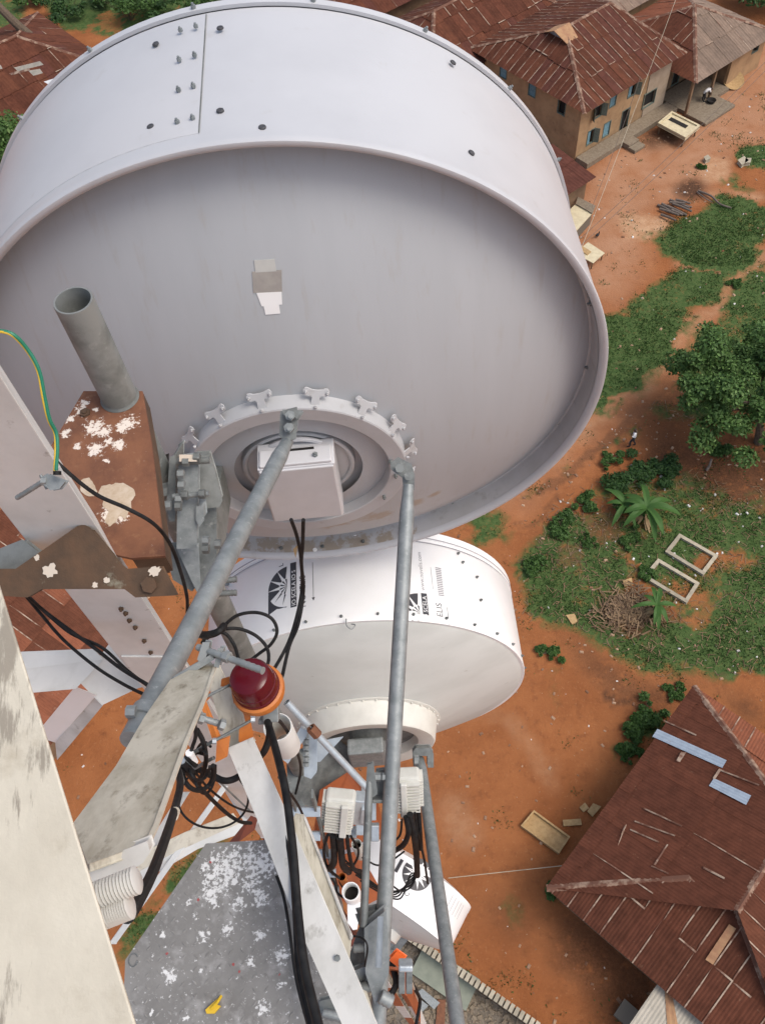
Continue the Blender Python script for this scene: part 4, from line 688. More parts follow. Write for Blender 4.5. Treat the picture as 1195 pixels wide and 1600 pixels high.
# ------------------------------------------------------------------ dish builder
def axis_frame(az, el=0):
    n = A(math.sin(az)*math.cos(el), math.cos(az)*math.cos(el), math.sin(el)); h = nrm(A(n[1], -n[0], 0)); return n, h, np.cross(h, n)
def cylhit(px, py, c, n, R):
    e = nrm(ray(px, py)); o = CAM-c; d = e-n*np.dot(e, n); o2 = o-n*np.dot(o, n); a = d@d; b_ = 2*d@o2; cc = o2@o2-R*R; t = (-b_-math.sqrt(max(0, b_*b_-4*a*cc)))/(2*a); return CAM+e*t
def bolt_mesh(name, m, r=.011, h=.016):
    mb = MB(); mb.hexnut(A(0, 0, 0), Zv, r, h); mb.lathe(A(0, 0, 0), Zv, [(h, r*.55), (h*1.6, r*.5), (h*1.6, 0)], 8); o = build(mb, name, m, None, origin=(0, 0, 0)); bpy.data.objects.remove(o.id_data if False else o, do_unlink=False) if False else None; return o
_bolts = {}
def bolt(parent, p, ax, name='bolt', m='galv_dark', r=.011, h=.016):
    key = (name, m, r, h)
    if key not in _bolts:
        mb = MB(); mb.hexnut(A(0, 0, 0), Zv, r, h); mb.lathe(A(0, 0, 0), Zv, [(h, r*.55), (h*1.7, r*.5), (h*1.7, 0)], 8)
        me = bpy.data.meshes.new(name); me.from_pydata(mb.v, [], mb.f); me.materials.append(M[m]); _bolts[key] = me
    o = bpy.data.objects.new(name, _bolts[key]); COL.objects.link(o); _fin(o, p, parent, None, None, None, None); o.rotation_euler = Vector(nrm(ax)).to_track_quat('Z', 'Y').to_euler(); return o
# ------------------------------------------------------------------ large grey dish
c1 = CAM+A(-.364, 2.731, -3.215); n1, h1, v1 = axis_frame(.01274, .0363); R1, L1 = 1.5, .8965
D1 = thing('large_dish', 'large pale grey shrouded dish seen from behind and above, filling the upper half', 'dish antenna', c1)
mb = MB(); mb.lathe(c1, n1, [(.075, R1-.03), (.03, R1-.032), (.004, R1-.030), (-.010, R1-.020), (-.016, R1-.008), (-.012, R1+.004), (0, R1+.008), (.022, R1+.006), (.05, R1+.001), (.30, R1-.004), (L1-.045, R1-.014), (L1-.045, R1-.022), (L1-.05, R1-.04)], 160, h=h1); build(mb, 'shroud', M['dish'], D1, smooth=True, ang=50)
mb = MB(); mb.lathe(c1, n1, [(L1-.04, R1-.012), (L1-.038, R1+.002), (L1, R1+.002), (L1+.004, R1-.02), (L1-.02, R1-.02)], 160, h=h1); rim1 = build(mb, 'front_rim', M['dish'], D1, smooth=True)
mb = MB(); mb.lathe(c1, n1, [(.02, R1-.0335), (.10, R1-.036), (.128, R1-.045), (.14, R1-.075), (.13, R1-.10)], 160, h=h1)
def lipat(px, py, r=None):
    e = nrm(ray(px, py)); r = r or R1-.034; o = CAM-c1; d = e-n1*(e@n1); o2 = o-n1*(o@n1); a = d@d; b_ = 2*d@o2; cc = o2@o2-r*r; return CAM+e*((-b_+math.sqrt(max(0, b_*b_-4*a*cc)))/(2*a))
M['dish_lip'] = mat('dish_lip_grime', (.43, .43, .44), .6, c2=(.37, .365, .36), scale=4, c3=(.30, .285, .27), s3=9, lo3=.6, hi3=.75, scol=(.31, .265, .215), sscale=18, samp=1.0, ssoft=.25, splats=[(lipat(x, y), r) for x, y, r in ((420, 850, .16), (450, 856, .14), (480, 857, .16), (520, 855, .2), (560, 850, .2), (600, 842, .14), (640, 830, .1), (380, 850, .12))])
build(mb, 'inner_lip', M['dish_lip'], D1, smooth=True)
mb = MB(); mb.lathe(c1, n1, [(L1-.01, R1-.021), (L1+.012, 1.0), (L1+.02, .4), (L1+.022, 0.0)], 96, h=h1); build(mb, 'front_cover', M['dish'], D1, smooth=True)
def on_refl(px, py):
    e = ray(px, py); lo, hi = 1.0, 6.0
    for _ in range(40):
        m_ = (lo+hi)/2; p = CAM+e*m_-c1; t_ = p@n1; r2 = p@p-t_*t_
        if t_ < -.36+.235*r2: lo = m_
        else: hi = m_
    return CAM+e*lo
M['reflector_st'] = mat('stained_reflector_back', (.40, .418, .435), .55, c2=(.375, .392, .408), scale=2.5, lo=.35, hi=.7, c3=(.365, .36, .355), s3=9, lo3=.56, hi3=.75, stretch=(2.6, 1, .35), bump=.03, bscale=200, ssoft=.25, scol=(.335, .28, .225), sscale=7, samp=.75, splats=[(on_refl(x, y), r) for x, y, r in ((400, 808, .2), (450, 818, .22), (520, 818, .24), (590, 806, .22), (640, 790, .16), (345, 800, .16), (680, 772, .1))])
M['hubp'] = mat('hub_paint', (.44, .445, .455), .5, c2=(.40, .405, .41), scale=5, c3=(.33, .32, .31), s3=12, lo3=.64, hi3=.76)
prof = [(-.36+.235*r*r, r) for r in np.linspace(.30, R1-.04, 26)]; mb = MB(); mb.lathe(c1, n1, prof, 160, h=h1); build(mb, 'reflector', M['reflector_st'], D1, smooth=True)
# seam plate: overlapping left sheet of the shroud
ph = cylhit(315, 110, c1, n1, R1+.003)-c1; aS = math.atan2(ph@v1, ph@h1); ph2 = cylhit(313, 192, c1, n1, R1+.003)-c1
# angle measured in lathe convention: v = cross(h, ax)
mb = MB(); mb.lathe(c1, n1, [(.075, R1+.001), (.08, R1+.004), (L1-.06, R1-.008), (L1-.055, R1-.012)], 70, aS, aS+2.9, h=h1); build(mb, 'shroud_sheet', M['dish'], D1, smooth=True)
mb = MB(); mb.lathe(c1, n1, [(.075, R1+.0025), (L1-.06, R1-.0095)], 1, aS-.0035, aS, h=h1); build(mb, 'seam_gap', M['pipe'], D1)
for q in ((344, 43), (243, 68), (344, 172), (235, 197), (410, 198), (708, 97), (737, 238)):
    p = cylhit(*q, c1, n1, R1+.004); ra = nrm((p-c1)-n1*((p-c1)@n1)); mb = MB(); mb.lathe(p-ra*.004, ra, [(0, .014), (.005, .013), (.007, .009), (.006, .004), (.006, 0)], 14); build(mb, 'plug', M['black_hole'], D1)
for q in ((283, 49), (307, 43), (281, 95), (305, 88), (280, 142), (303, 136), (278, 192), (302, 186)): p = cylhit(*q, c1, n1, R1+.003); bolt(D1, p, nrm((p-c1)-n1*((p-c1)@n1)), 'seam_bolt', 'galv', .009, .011)
for k in range(20):
    a = 2*math.pi*(k+.37)/20; ra = math.cos(a)*h1+math.sin(a)*v1; bolt(D1, c1+n1*(L1-.02)+ra*(R1+.001), ra, 'rim_bolt', 'galv', .010, .013)
for q in ((925, 473), (920, 573), (875, 661), (800, 733), (708, 786)):
    e = nrm(ray(*q)); o = CAM-c1; d = e-n1*(e@n1); o2 = o-n1*(o@n1); a = d@d; b_ = 2*d@o2; cc = o2@o2-(R1-.034)**2; t_ = (-b_+math.sqrt(max(0, b_*b_-4*a*cc)))/(2*a); p = CAM+e*t_; bolt(D1, p, -nrm((p-c1)-n1*((p-c1)@n1)), 'lip_bolt', 'galv_dark', .013, .014)
for a in (-1.25, -1.42, -1.60, -1.78):
    ra = math.cos(a)*h1+math.sin(a)*v1; bolt(D1, c1+n1*.05+ra*(R1-.034), -ra, 'lip_bolt', 'galv_dark', .012, .012)
for q in ((555, 835), (492, 859)):
    e = nrm(ray(*q)); o = CAM-c1; d = e-n1*(e@n1); o2 = o-n1*(o@n1); a = d@d; b_ = 2*d@o2; cc = o2@o2-(R1-.034)**2; p = CAM+e*((-b_+math.sqrt(max(0, b_*b_-4*a*cc)))/(2*a)); ra = nrm((p-c1)-n1*((p-c1)@n1)); mb = MB(); mb.lathe(p, -ra, [(0, .014), (.004, .013), (.004, 0)], 14); build(mb, 'drain_hole_disc', M['sticker_w'], D1)  # white disc in place of a through hole showing the white dish behind
# hub ring, recess, radio
rk = lambda k, r, a: c1-n1*k+(math.cos(a)*h1+math.sin(a)*v1)*r
RH = .505
mb = MB(); mb.lathe(c1, n1, [(-.27, RH), (-.372, RH), (-.376, RH-.006), (-.376, RH-.075), (-.372, RH-.08), (-.315, RH-.084), (-.300, .40), (-.292, .30), (-.288, .262)], 96, h=h1); hub = build(mb, 'hub_ring', M['hubp'], D1, smooth=True, ang=30)
mb = MB(); mb.lathe(c1, n1, [(-.285, .268), (-.322, .262), (-.328, .252), (-.324, .242), (-.315, .236), (-.315, .15), (-.32, .14), (-.335, .13), (-.335, 0)], 72, h=h1); build(mb, 'feed_plate', M['hubp'], D1, smooth=True, ang=30)
for a in (-.30, .12, .50, .88, 1.30, 1.74, 2.14, 2.52, 2.90, 3.3):
    ra = math.cos(a)*h1+math.sin(a)*v1; ta = -math.sin(a)*h1+math.cos(a)*v1; b0 = c1-n1*.345+ra*(RH+.002); mb = MB()
    o_ = [(-.026, -.004), (-.022, .028), (-.03, .036), (-.055, .034), (-.072, .040), (-.076, .054), (-.066, .066), (-.05, .066), (-.03, .060), (0, .058), (.03, .060), (.05, .066), (.066, .066), (.076, .054), (.072, .040), (.055, .034), (.03, .036), (.022, .028), (.026, -.004)]
    mb.prism([b0+ta*x*.74+ra*y*.80+n1*(y*.60-.0) for x, y in o_], -n1*.006); cl_ = build(mb, 'ring_clip', M['hubp'], D1)
    for s in (-1, 1): bolt(cl_, b0+ta*.046*s+ra*.042+n1*.025, -n1, 'bolt', 'hubp', .007, .008)
    bolt(cl_, b0-n1*.027-ra*.015*0+ra*.004, ra, 'bolt', 'hubp', .008, .007)
cb = c1-n1*.42-v1*.008+h1*.012; mb = MB(); mb.box(cb+n1*.02, h1*.172, v1*.222, n1*.07); mb.box(cb-n1*.054, h1*.166, v1*.215, n1*.006); rb = build(mb, 'radio_unit', M['radio'], D1, bev=.012)
mb = MB(); mb.box(cb-n1*.0+v1*.228, h1*.16, v1*.010, n1*.045); build(mb, 'radio_lid', M['radio'], rb, bev=.006)
mb = MB(); mb.tube(smooth_path([cb+h1*.14*x+v1*(.255-.06*x*x)+n1*.075 for x in np.linspace(-1, 1, 7)], 3), .012, 8); build(mb, 'radio_handle', M['radio'], rb, smooth=True)
mb = MB(); mb.box(cb+v1*.240+n1*.03, h1*.085, v1*.003, n1*.005); build(mb, 'vent_slot', M['dark'], rb)
for s in (-1, 1): bolt(rb, cb+h1*.09*s+v1*.239-n1*.01, v1, 'latch_bolt', 'galv', .012, .012)
for k, q in enumerate(((330, 720), (336, 745), (610, 720), (600, 775), (618, 742))): bolt(hub, Pplane(*q, c1-n1*.378, n1), -n1, 'ring_bolt', 'galv_dark', .010, .012)
for q, m, w in (([(397, 406), (429, 404), (432, 423), (399, 425)], 'sticker_t2', 0), ([(394, 424), (440, 421), (441, 455), (396, 457)], 'sticker_t', 0), ([(401, 457), (440, 455), (441, 475), (409, 478)], 'sticker_w', 0), ([(412, 477), (436, 475), (438, 489), (415, 491)], 'sticker_w', 0)):
    if m == 'sticker_t2': M.setdefault(m, mat('pale_sticker', (.47, .47, .44), .5, c2=(.43, .43, .41), scale=20))
    P4 = [on_refl(*x)-n1*.003 for x in q]
    mb = MB(); mb.prism(P4, n1*.0015); build(mb, 'sticker', M[m], D1)
# ------------------------------------------------------------------ print on shrouds
def text_pts(s, size):
    cu = bpy.data.curves.new('t', 'FONT'); cu.body = s; cu.size = size; cu.resolution_u = 3; o = bpy.data.objects.new('t', cu); COL.objects.link(o); dg = bpy.context.evaluated_depsgraph_get()
    m = bpy.data.meshes.new_from_object(o.evaluated_get(dg)); V = [tuple(v.co[:2]) for v in m.vertices]; F = [tuple(p.vertices) for p in m.polygons]; bpy.data.objects.remove(o); bpy.data.meshes.remove(m); return V, F
class Print:
    """flat ink wrapped on a cylinder: local x runs round the shroud, y along its axis"""
    def __init__(s, c, n, h, R, at_, ang=0): s.c, s.n, s.h, s.R = c, n, h, R; s.v = np.cross(h, n); p = at_-c; s.t0 = p@n; s.a0 = math.atan2(p@s.v, p@h); s.ca, s.sa = math.cos(ang), math.sin(ang); s.mb = MB(); s.lift = .0022; s.ymin = None
    def P(s, x, y): x, y = x*s.ca-y*s.sa, x*s.sa+y*s.ca; a = s.a0-x/s.R; return s.c+s.n*(s.t0+y)+(math.cos(a)*s.h+math.sin(a)*s.v)*(s.R+s.lift)
    def poly(s, pts):
        if s.ymin is not None:
            ar = sum(pts[i-1][0]*pts[i][1]-pts[i][0]*pts[i-1][1] for i in range(len(pts))); pts = clip(pts if ar > 0 else pts[::-1], [(-9, s.ymin), (9, s.ymin), (9, 9), (-9, 9)])
            if len(pts) < 3: return
        s.mb.add([s.P(*p) for p in pts], [tuple(range(len(pts)))])
    def strip(s, outer, inner): n_ = len(outer); s.mb.add([s.P(*p) for p in outer+inner], [(i, i+1, n_+i+1, n_+i) for i in range(n_-1)])
    def rect(s, x0, y0, x1, y1): k = max(1, int(abs(x1-x0)/.04)); xs = [x0+(x1-x0)*i/k for i in range(k+1)]; s.strip([(x, y1) for x in xs], [(x, y0) for x in xs])
    def text(s, t, size, x, y, rot=math.pi/2):
        V, F = text_pts(t, size); c_, s_ = math.cos(rot), math.sin(rot); s.mb.add([s.P(x+a*c_-b_*s_, y+a*s_+b_*c_) for a, b_ in V], F)
    def sunburst(s, cx, cy, R, full=False):
        # dark half disc with a pale rayed star and a dark lower field, cut straight on its right
        a0, a1 = (90, 450) if full else (90, 270); N_ = 12 if full else 6; step = (a1-a0)/N_
        for k in range(N_):
            b0, b1 = math.radians(a0+step*k), math.radians(a0+step*(k+1)); pt = lambda r, a: (cx+r*math.cos(a), cy+r*math.sin(a)); m_ = (b0+b1)/2; hid = (k >= N_*.62 and not full)
            tip = .93*R; w = math.radians(step*.16)
            if not hid:
                arc = [b0+w*.12+(b1-b0-w*.24)*i/6 for i in range(7)]; s.poly([pt(.42*R, b0+math.radians(step*.33))]+[pt(R, a) for a in arc]+[pt(.42*R, b1-math.radians(step*.33))])
            else: s.poly([pt(.40*R, m_-w*1.2), pt(.40*R, m_+w*1.2), pt(tip, m_)])
            s.poly([(cx, cy), pt(.36*R, b0+math.radians(step*.05)), pt(.40*R, m_-math.radians(step*.02))])
        if not full: s.poly([(cx-R, cy-.15*R), (cx-R, cy-1.15*R), (cx, cy-1.02*R)]+[(cx+R*math.cos(a), cy+R*math.sin(a)) for a in np.linspace(math.radians(268), math.radians(190), 12)])
    def done(s, name, m, parent): return build(s.mb, name, m, parent)
# ------------------------------------------------------------------ lower white dish
c2 = CAM+A(-.266, 2.437, -6.174); n2, h2, v2 = axis_frame(.022); R2, L2 = 1.2, .70
D2 = thing('white_dish', 'white shrouded dish with black sunburst film print hanging below the large grey dish', 'dish antenna', c2)
mb = MB(); mb.lathe(c2, n2, [(-.006, R2-.02), (-.008, R2), (0, R2+.004), (.05, R2+.002), (L2-.1, R2), (L2-.095, R2-.004), (L2-.07, R2-.004), (L2-.065, R2+.003), (L2, R2+.003), (L2, R2-.03)], 144, h=h2); build(mb, 'shroud', M['dish2'], D2, smooth=True, ang=50)
for tt in (L2-.10, L2-.062): mb = MB(); mb.lathe(c2, n2, [(tt, R2+.0045), (tt+.008, R2+.0045)], 144, h=h2); build(mb, 'seam_line', M['ink_l'], D2)
mb = MB(); mb.lathe(c2, n2, [(L2-.004, R2-.028), (L2+.02, .6), (L2+.025, 0)], 72, h=h2); build(mb, 'front_cover', M['dish2'], D2, smooth=True)
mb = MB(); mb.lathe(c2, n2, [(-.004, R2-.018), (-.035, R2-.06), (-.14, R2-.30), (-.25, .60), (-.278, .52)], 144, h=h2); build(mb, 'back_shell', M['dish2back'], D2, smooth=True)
mb = MB(); mb.lathe(c2, n2, [(-.27, .535), (-.276, .538), (-.282, .53), (-.285, .512), (-.43, .485), (-.445, .475), (-.445, .40), (-.43, .36), (-.36, .34)], 96, h=h2); hb2 = build(mb, 'hub_ring', M['cream'], D2, smooth=True, ang=40)
mb = MB(); mb.lathe(c2, n2, [(-.36, .36), (-.35, .15), (-.42, .12), (-.43, 0)], 48, h=h2); build(mb, 'hub_plate', M['galv_dark'], D2, smooth=True)
mb = MB(); mb.box(c2-n2*.5-h2*.02+v2*.05, h2*.13, v2*.16, n2*.06); mb.lathe(c2-n2*.45+v2*.05, -n2, [(0, .14), (.09, .12), (.1, 0)], 20, h=h2); build(mb, 'feed_unit', M['galv'], D2, bev=.015)
for k in range(36): a = 2*math.pi*k/36; ra = math.cos(a)*h2+math.sin(a)*v2; bolt(hb2, c2-n2*.284+ra*.522, -n2, 'bolt', 'cream', .007, .006)
for k in range(32): a = 2*math.pi*(k+.3)/32; ra = math.cos(a)*h2+math.sin(a)*v2; bolt(D2, c2+n2*.035+ra*(R2+.003), ra, 'shroud_bolt', 'galv_dark', .010, .012)
for q in ((744, 902), (750, 938), (722, 879), (715, 865), (363, 970)): p = cylhit(*q, c2, n2, R2+.003); bolt(D2, p, nrm((p-c2)-n2*((p-c2)@n2)), 'shroud_bolt', 'galv_dark', .010, .012)
for q in ((355, 907), (350, 919), (357, 913)): p = cylhit(*q, c2, n2, R2+.003); mb = MB(); ra = nrm((p-c2)-n2*((p-c2)@n2)); mb.box(p, h2*.05, n2*.008, ra*.01); build(mb, 'clip', M['galv'], D2)
mb = MB(); w_ = cylhit(549, 975, c2, n2, R2+.01); mb.tube(smooth_path([w_+A(-.03, .03, .02), w_+A(-.03, -.02, .03), w_+A(.0, -.045, .02), w_+A(.025, -.02, .02), w_], 4), .004, 6); build(mb, 'wire_loop', M['galv'], D2)
pr1 = Print(c2, n2, h2, R2, cylhit(449, 916, c2, n2, R2))
s = .145; pr1.sunburst(0, 0, s*1.05); pr1.rect(.025, -.17, .07, .17); pr1.text('NOVELIS', .062, .135, -.19); pr1.rect(.188, -.13, .191, .135); pr1.poly([(.178, -.13), (.2, -.13), (.1895, -.155)]); pr1.text('L', .05, -.03, .165)
pr1.done('sunburst_print', M['ink'], D2)
pl = Print(c2, n2, h2, R2, cylhit(449, 916, c2, n2, R2)); pl.lift = .0034; pl.text('IO SCELA IO S', .043, .064, -.16); pl.done('print_letters', M['sticker_w'], D2)
pr2 = Print(c2, n2, h2, R2, cylhit(656, 958, c2, n2, R2), 0.0)
pr2.ymin = -.06; pr2.sunburst(0, .0, .145); pr2.rect(.02, -.055, .062, .15); pr2.text('VELIS', .062, .165, -.05); pr2.rect(.205, -.06, .209, .07); pr2.done('sunburst_print', M['ink'], D2)
pl = Print(c2, n2, h2, R2, cylhit(656, 958, c2, n2, R2)); pl.lift = .0034; pl.text('IO SCELA', .043, .056, -.05); pl.done('print_letters', M['sticker_w'], D2)
pl = Print(c2, n2, h2, R2, cylhit(656, 958, c2, n2, R2)); pl.text('www.novelis.com', .042, .05, .17); pl.rect(.112, .19, .115, .36)
for k in range(16): pl.rect(.15+.0, .15+k*.014, .195, .158+k*.014)
pl.done('web_print', M['ink_l'], D2)
# ------------------------------------------------------------------ small lower dish
c3 = PD(607, 1424, 7.7); n3, h3, v3 = axis_frame(math.radians(36)); R3, L3 = .62, .40
D3 = thing('small_white_dish', 'small bright white dish with round sunburst print at the foot of the long struts', 'dish antenna', c3)
mb = MB(); mb.lathe(c3, n3, [(-.004, R3-.02), (-.006, R3), (.01, R3+.003), (L3-.05, R3), (L3-.045, R3+.004), (L3, R3+.004), (L3+.004, R3-.02), (L3+.03, R3-.10), (L3+.08, .3), (L3+.095, .12), (L3+.098, 0)], 96, h=h3); build(mb, 'shroud', M['dish2'], D3, smooth=True, ang=40)
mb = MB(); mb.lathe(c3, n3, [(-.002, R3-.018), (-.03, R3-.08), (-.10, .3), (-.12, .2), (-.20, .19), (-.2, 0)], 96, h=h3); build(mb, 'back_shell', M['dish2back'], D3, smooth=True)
p3 = Print(c3, n3, h3, R3, cylhit(652, 1366, c3, n3, R3+.003)); [p3.poly([(r0*math.cos(a), r0*math.sin(a)), (r1*math.cos(a), r1*math.sin(a)), (r1*math.cos(a+.16), r1*math.sin(a+.16)), (r0*math.cos(a+.16), r0*math.sin(a+.16))]) for a in np.arange(40)*.15708 for r0, r1 in ((.002, .05), (.05, .09), (.09, .13))]; p3.rect(-.185, -.08, -.155, .07); p3.text('C', .06, .02, -.2); p3.done('sunburst_print', M['ink'], D3)
p3 = Print(c3, n3, h3, R3, cylhit(652, 1366, c3, n3, R3+.003)); p3.lift = .0045
for k in range(12): a = 6.2832*k/12; p3.poly([(0, 0), (.05*math.cos(a-.26), .05*math.sin(a-.26)), (.122*math.cos(a), .122*math.sin(a)), (.05*math.cos(a+.26), .05*math.sin(a+.26))])
p3.done('star_print', M['sticker_w'], D3)
p3 = Print(c3, n3, h3, R3, cylhit(716, 1414, c3, n3, R3+.003)); 
for k in range(5): p3.rect(-.12+.05*k, -.1, -.116+.05*k, .06)
p3.done('line_print', M['ink_l'], D3)

# ------------------------------------------------------------------ pipes, struts and mounts
def tubething(name, label, cat, pts, r, m, n=20): mb = MB(); mb.tube(pts, r, n); return build(mb, name, m, smooth=True, label=label, cat=cat)
PX, PY_ = -.8116, 1.907
P0 = A(PX, PY_, H)
mb = MB(); mb.lathe(P0, Zv, [(-6.6, .0575), (-1.66, .0575), (-1.655, .056), (-1.655, .051), (-1.66, .0505), (-6.6, .0505)], 40); build(mb, 'mounting_pipe', M['pipe'], smooth=True, ang=40, label='thick dull grey open topped vertical pipe standing through the rusty plate', cat='pipe')
def smooth2(pts): P = [A(x, y, 0) for x, y in pts]; return [(p[0]+RS.normal(0, .5), p[1]+RS.normal(0, .5)) for p in smooth_path(P+[P[0]], 4)[:-1]]
# rusty outrigger plate
zp = H-2.08
M['rustp'] = mat('rust_plate_flaked', (.20, .082, .040), .85, c2=(.13, .052, .028), scale=8, c3=(.25, .12, .06), s3=30, lo3=.58, hi3=.75, bump=.25, bscale=70, scol=(.70, .62, .54), sscale=75, samp=1.5, ssoft=.16,
    splats=[(PZ(x, y, zp), r) for x, y, r in ((148, 668, .06), (200, 662, .055), (192, 668, .045), (150, 702, .05), (186, 695, .04), (126, 642, .035), (132, 630, .03), (110, 654, .03), (103, 677, .03), (163, 674, .045), (170, 690, .03), (121, 697, .025), (172, 806, .05), (190, 806, .045), (178, 790, .05), (150, 640, .02), (166, 720, .02))])
o_ = [(131, 611), (223, 611), (237, 692), (258, 868), (206, 872), (150, 860), (60, 770), (77, 702)]; RP = thing('rusty_plate', 'rust brown steel plate with flaked white paint holding the thick pipe', 'bracket', PZ(185, 760, zp))
mb = MB(); mb.prism([PZ(*q, zp) for q in o_], -Zv*.012); build(mb, 'plate', M['rustp'], RP)
for pts_ in ([(160, 760), (172, 757), (184, 755), (196, 757), (207, 763), (212, 774), (205, 783), (206, 796), (200, 802), (196, 812), (188, 806), (180, 816), (171, 822), (165, 812), (170, 800), (161, 790), (163, 778), (152, 776)], [(125, 752), (138, 746), (146, 756), (152, 772), (140, 776), (128, 768)]): mb = MB(); mb.prism([PZ(*q, zp+.0005) for q in smooth2(pts_)], Zv*.0015); build(mb, 'primer_patch', M['tan_splash'], RP)
mb = MB(); a, b_, c = PZ(223, 611, zp-.013), PZ(237, 692, zp-.013), PZ(258, 868, zp-.013); i_ = A(-.012, 0, 0); mb.prism([a, b_, c, c-Zv*.09, b_-Zv*.09, a-Zv*.09], i_); d_ = PZ(206, 872, zp-.013); mb.prism([c+i_, d_, d_-Zv*.10, c+i_-Zv*.10], A(0, .012, 0)); build(mb, 'flange', M['rust_dark'], RP)
mb = MB(); mb.lathe(A(PX, PY_, zp), Zv, [(.001, .058), (.002, .064), (.008, .060), (.012, .058)], 30); build(mb, 'weld_bead', M['pipe'], RP, smooth=True)
bolt(RP, PZ(134, 646, zp), Zv, 'bolt_head', 'rust_dark', .018, .008)
# rusty clamp round the leg
o_ = [(-20, 893), (25, 893), (110, 834), (123, 825), (131, 823), (139, 827), (173, 868), (186, 886), (196, 893), (251, 889), (271, 927), (213, 930), (196, 917), (65, 917), (43, 930), (-20, 926)]
CL = thing('rusty_clamp', 'dark rusted bent steel clamp strapped across the white tower leg', 'clamp', PD(130, 900, 2.28)); mb = MB(); mb.prism([PD(*q, 2.26) for q in o_], FW*.02); build(mb, 'strap', M['rust_dark'], CL, bev=.006)
for q, r in (((79, 892), .020), ((167, 907), .009), ((240, 893), .014), ((58, 871), .008), ((149, 914), .008), ((247, 891), .010)):
    c = PD(*q, 2.2575); mb = MB(); pts = [c+(RT*math.cos(6.283*k/16)+UP*math.sin(6.283*k/16))*r*(.6+.6*RS.rand()) for k in range(16)]; mb.add(pts+[c], [(k, (k+1) % 16, 16) for k in range(16)]); build(mb, 'paint_flake', M['splash'], CL)
mb = MB(); mb.hexnut(PD(234, 914, 2.255), -FW, .022, .008); build(mb, 'bolt_head', M['rust_dark'], CL)
mb = MB(); mb.prism([PD(*q, 2.31) for q in ((-20, 880), (0, 862), (35, 848), (58, 866), (30, 893), (-20, 895))], FW*.03); build(mb, 'packing_plate', M['galv_dark'], CL, bev=.008)
# dish mount between pipe and hub
MT = thing('dish_mount', 'galvanised clamp mount with threaded rods between the thick pipe and the large dish hub', 'mount', A(PX+.12, 2.0, H-3.3))
def pz(name, pts, d, ext, m='galv', par=None, bev=.004): mb = MB(); mb.prism([PD(*q, d) for q in pts], ext); return build(mb, name, M[m], par or MT, bev=bev)
pz('clamp_plate', [(267, 716), (273, 712), (273, 795), (272, 813), (266, 813), (262, 792)], 3.05, A(.015, .10, -.05), 'galv_dark')
pz('channel', [(281, 724), (308, 720), (308, 780), (306, 855), (278, 856), (279, 790)], 3.02, A(0, .05, -.02)); pz('side_plate', [(308, 714), (327, 713), (335, 738), (346, 782), (342, 791), (318, 793), (308, 780)], 3.10, A(0, .03, -.01), 'pipe')
pz('web_plate', [(309, 793), (337, 792), (337, 868), (330, 900), (314, 928), (310, 900)], 3.16, A(0, .03, 0), 'galv_dark'); pz('gusset', [(278, 857), (309, 857), (312, 928), (305, 915)], 3.14, A(0, .02, 0))
pz('stiffener', [(308, 792), (316, 793), (318, 812), (312, 820), (308, 812)], 3.00, A(.01, .03, 0)); pz('lower_plate', [(258, 858), (279, 855), (306, 915), (300, 922), (272, 905)], 3.2, A(0, .02, 0), 'galv_dark'); pz('dark_clamp', [(252, 728), (262, 724), (261, 763), (248, 768)], 3.15, A(0, .04, 0), 'dark')
pz('clamp_bar', [(246, 768), (263, 763), (263, 772), (246, 776)], 3.05, A(0, .04, -.02), 'pipe')
def rod(par, a, b_, r, m='galv', name='threaded_rod', n=10):
    a, b_ = np.asarray(a), np.asarray(b_); mb = MB(); k = max(6, int(np.linalg.norm(b_-a)/.006)); k = min(k, 90); pts = [a+(b_-a)*i/k for i in range(k+1)]; mb.tube(pts, [r*(1 if i % 2 else .86) for i in range(k+1)], n); return build(mb, name, M[m], par, smooth=True, ang=60)
rod(MT, PD(276, 722, 3.0), PD(328, 719, 3.0), .013, 'pipe'); rod(MT, PD(270, 776, 2.98), PD(327, 771, 2.98), .011, 'galv'); rod(MT, PD(338, 908, 3.3), PD(370, 905, 3.3), .013, 'galv_dark'); rod(MT, PD(336, 928, 3.3), PD(370, 926, 3.3), .013, 'galv_dark')
for q, ax in (((286, 722), 1), ((303, 714), 1), ((278, 741), 1), ((279, 758), 1), ((284, 774), 1), ((311, 772), 1), ((258, 790), 1), ((274, 791), 1), ((275, 780), 1), ((317, 845), 1), ((317, 858), 1), ((336, 850), 1)): mb = MB(); mb.hexnut(PD(*q, 2.96), RT, .017, .022); build(mb, 'nut', M['galv' if RS.rand() < .6 else 'galv_dark'], MT)
mb = MB(); mb.box(PD(295, 716, 2.96), RT*.03, UP*.012, FW*.01); build(mb, 'painted_tab', M['splash'], MT)
mb = MB(); mb.lathe(A(PX, PY_, H-3.02), Zv, [(-.03, .060), (.03, .060), (.03, .068), (-.03, .068), (-.03, .060)], 30); build(mb, 'pipe_clamp', M['galv'], MT, smooth=True); mb = MB(); mb.lathe(A(PX, PY_, H-3.32), Zv, [(-.03, .060), (.03, .060), (.03, .068), (-.03, .068), (-.03, .060)], 30); build(mb, 'pipe_clamp', M['galv'], MT, smooth=True)
mb = MB(); mb.bar(A(PX+.06, PY_+.02, H-3.1), c1-n1*.36+h1*-.38-v1*.02, .07, .20, Zv); build(mb, 'arm', M['pipe'], MT)
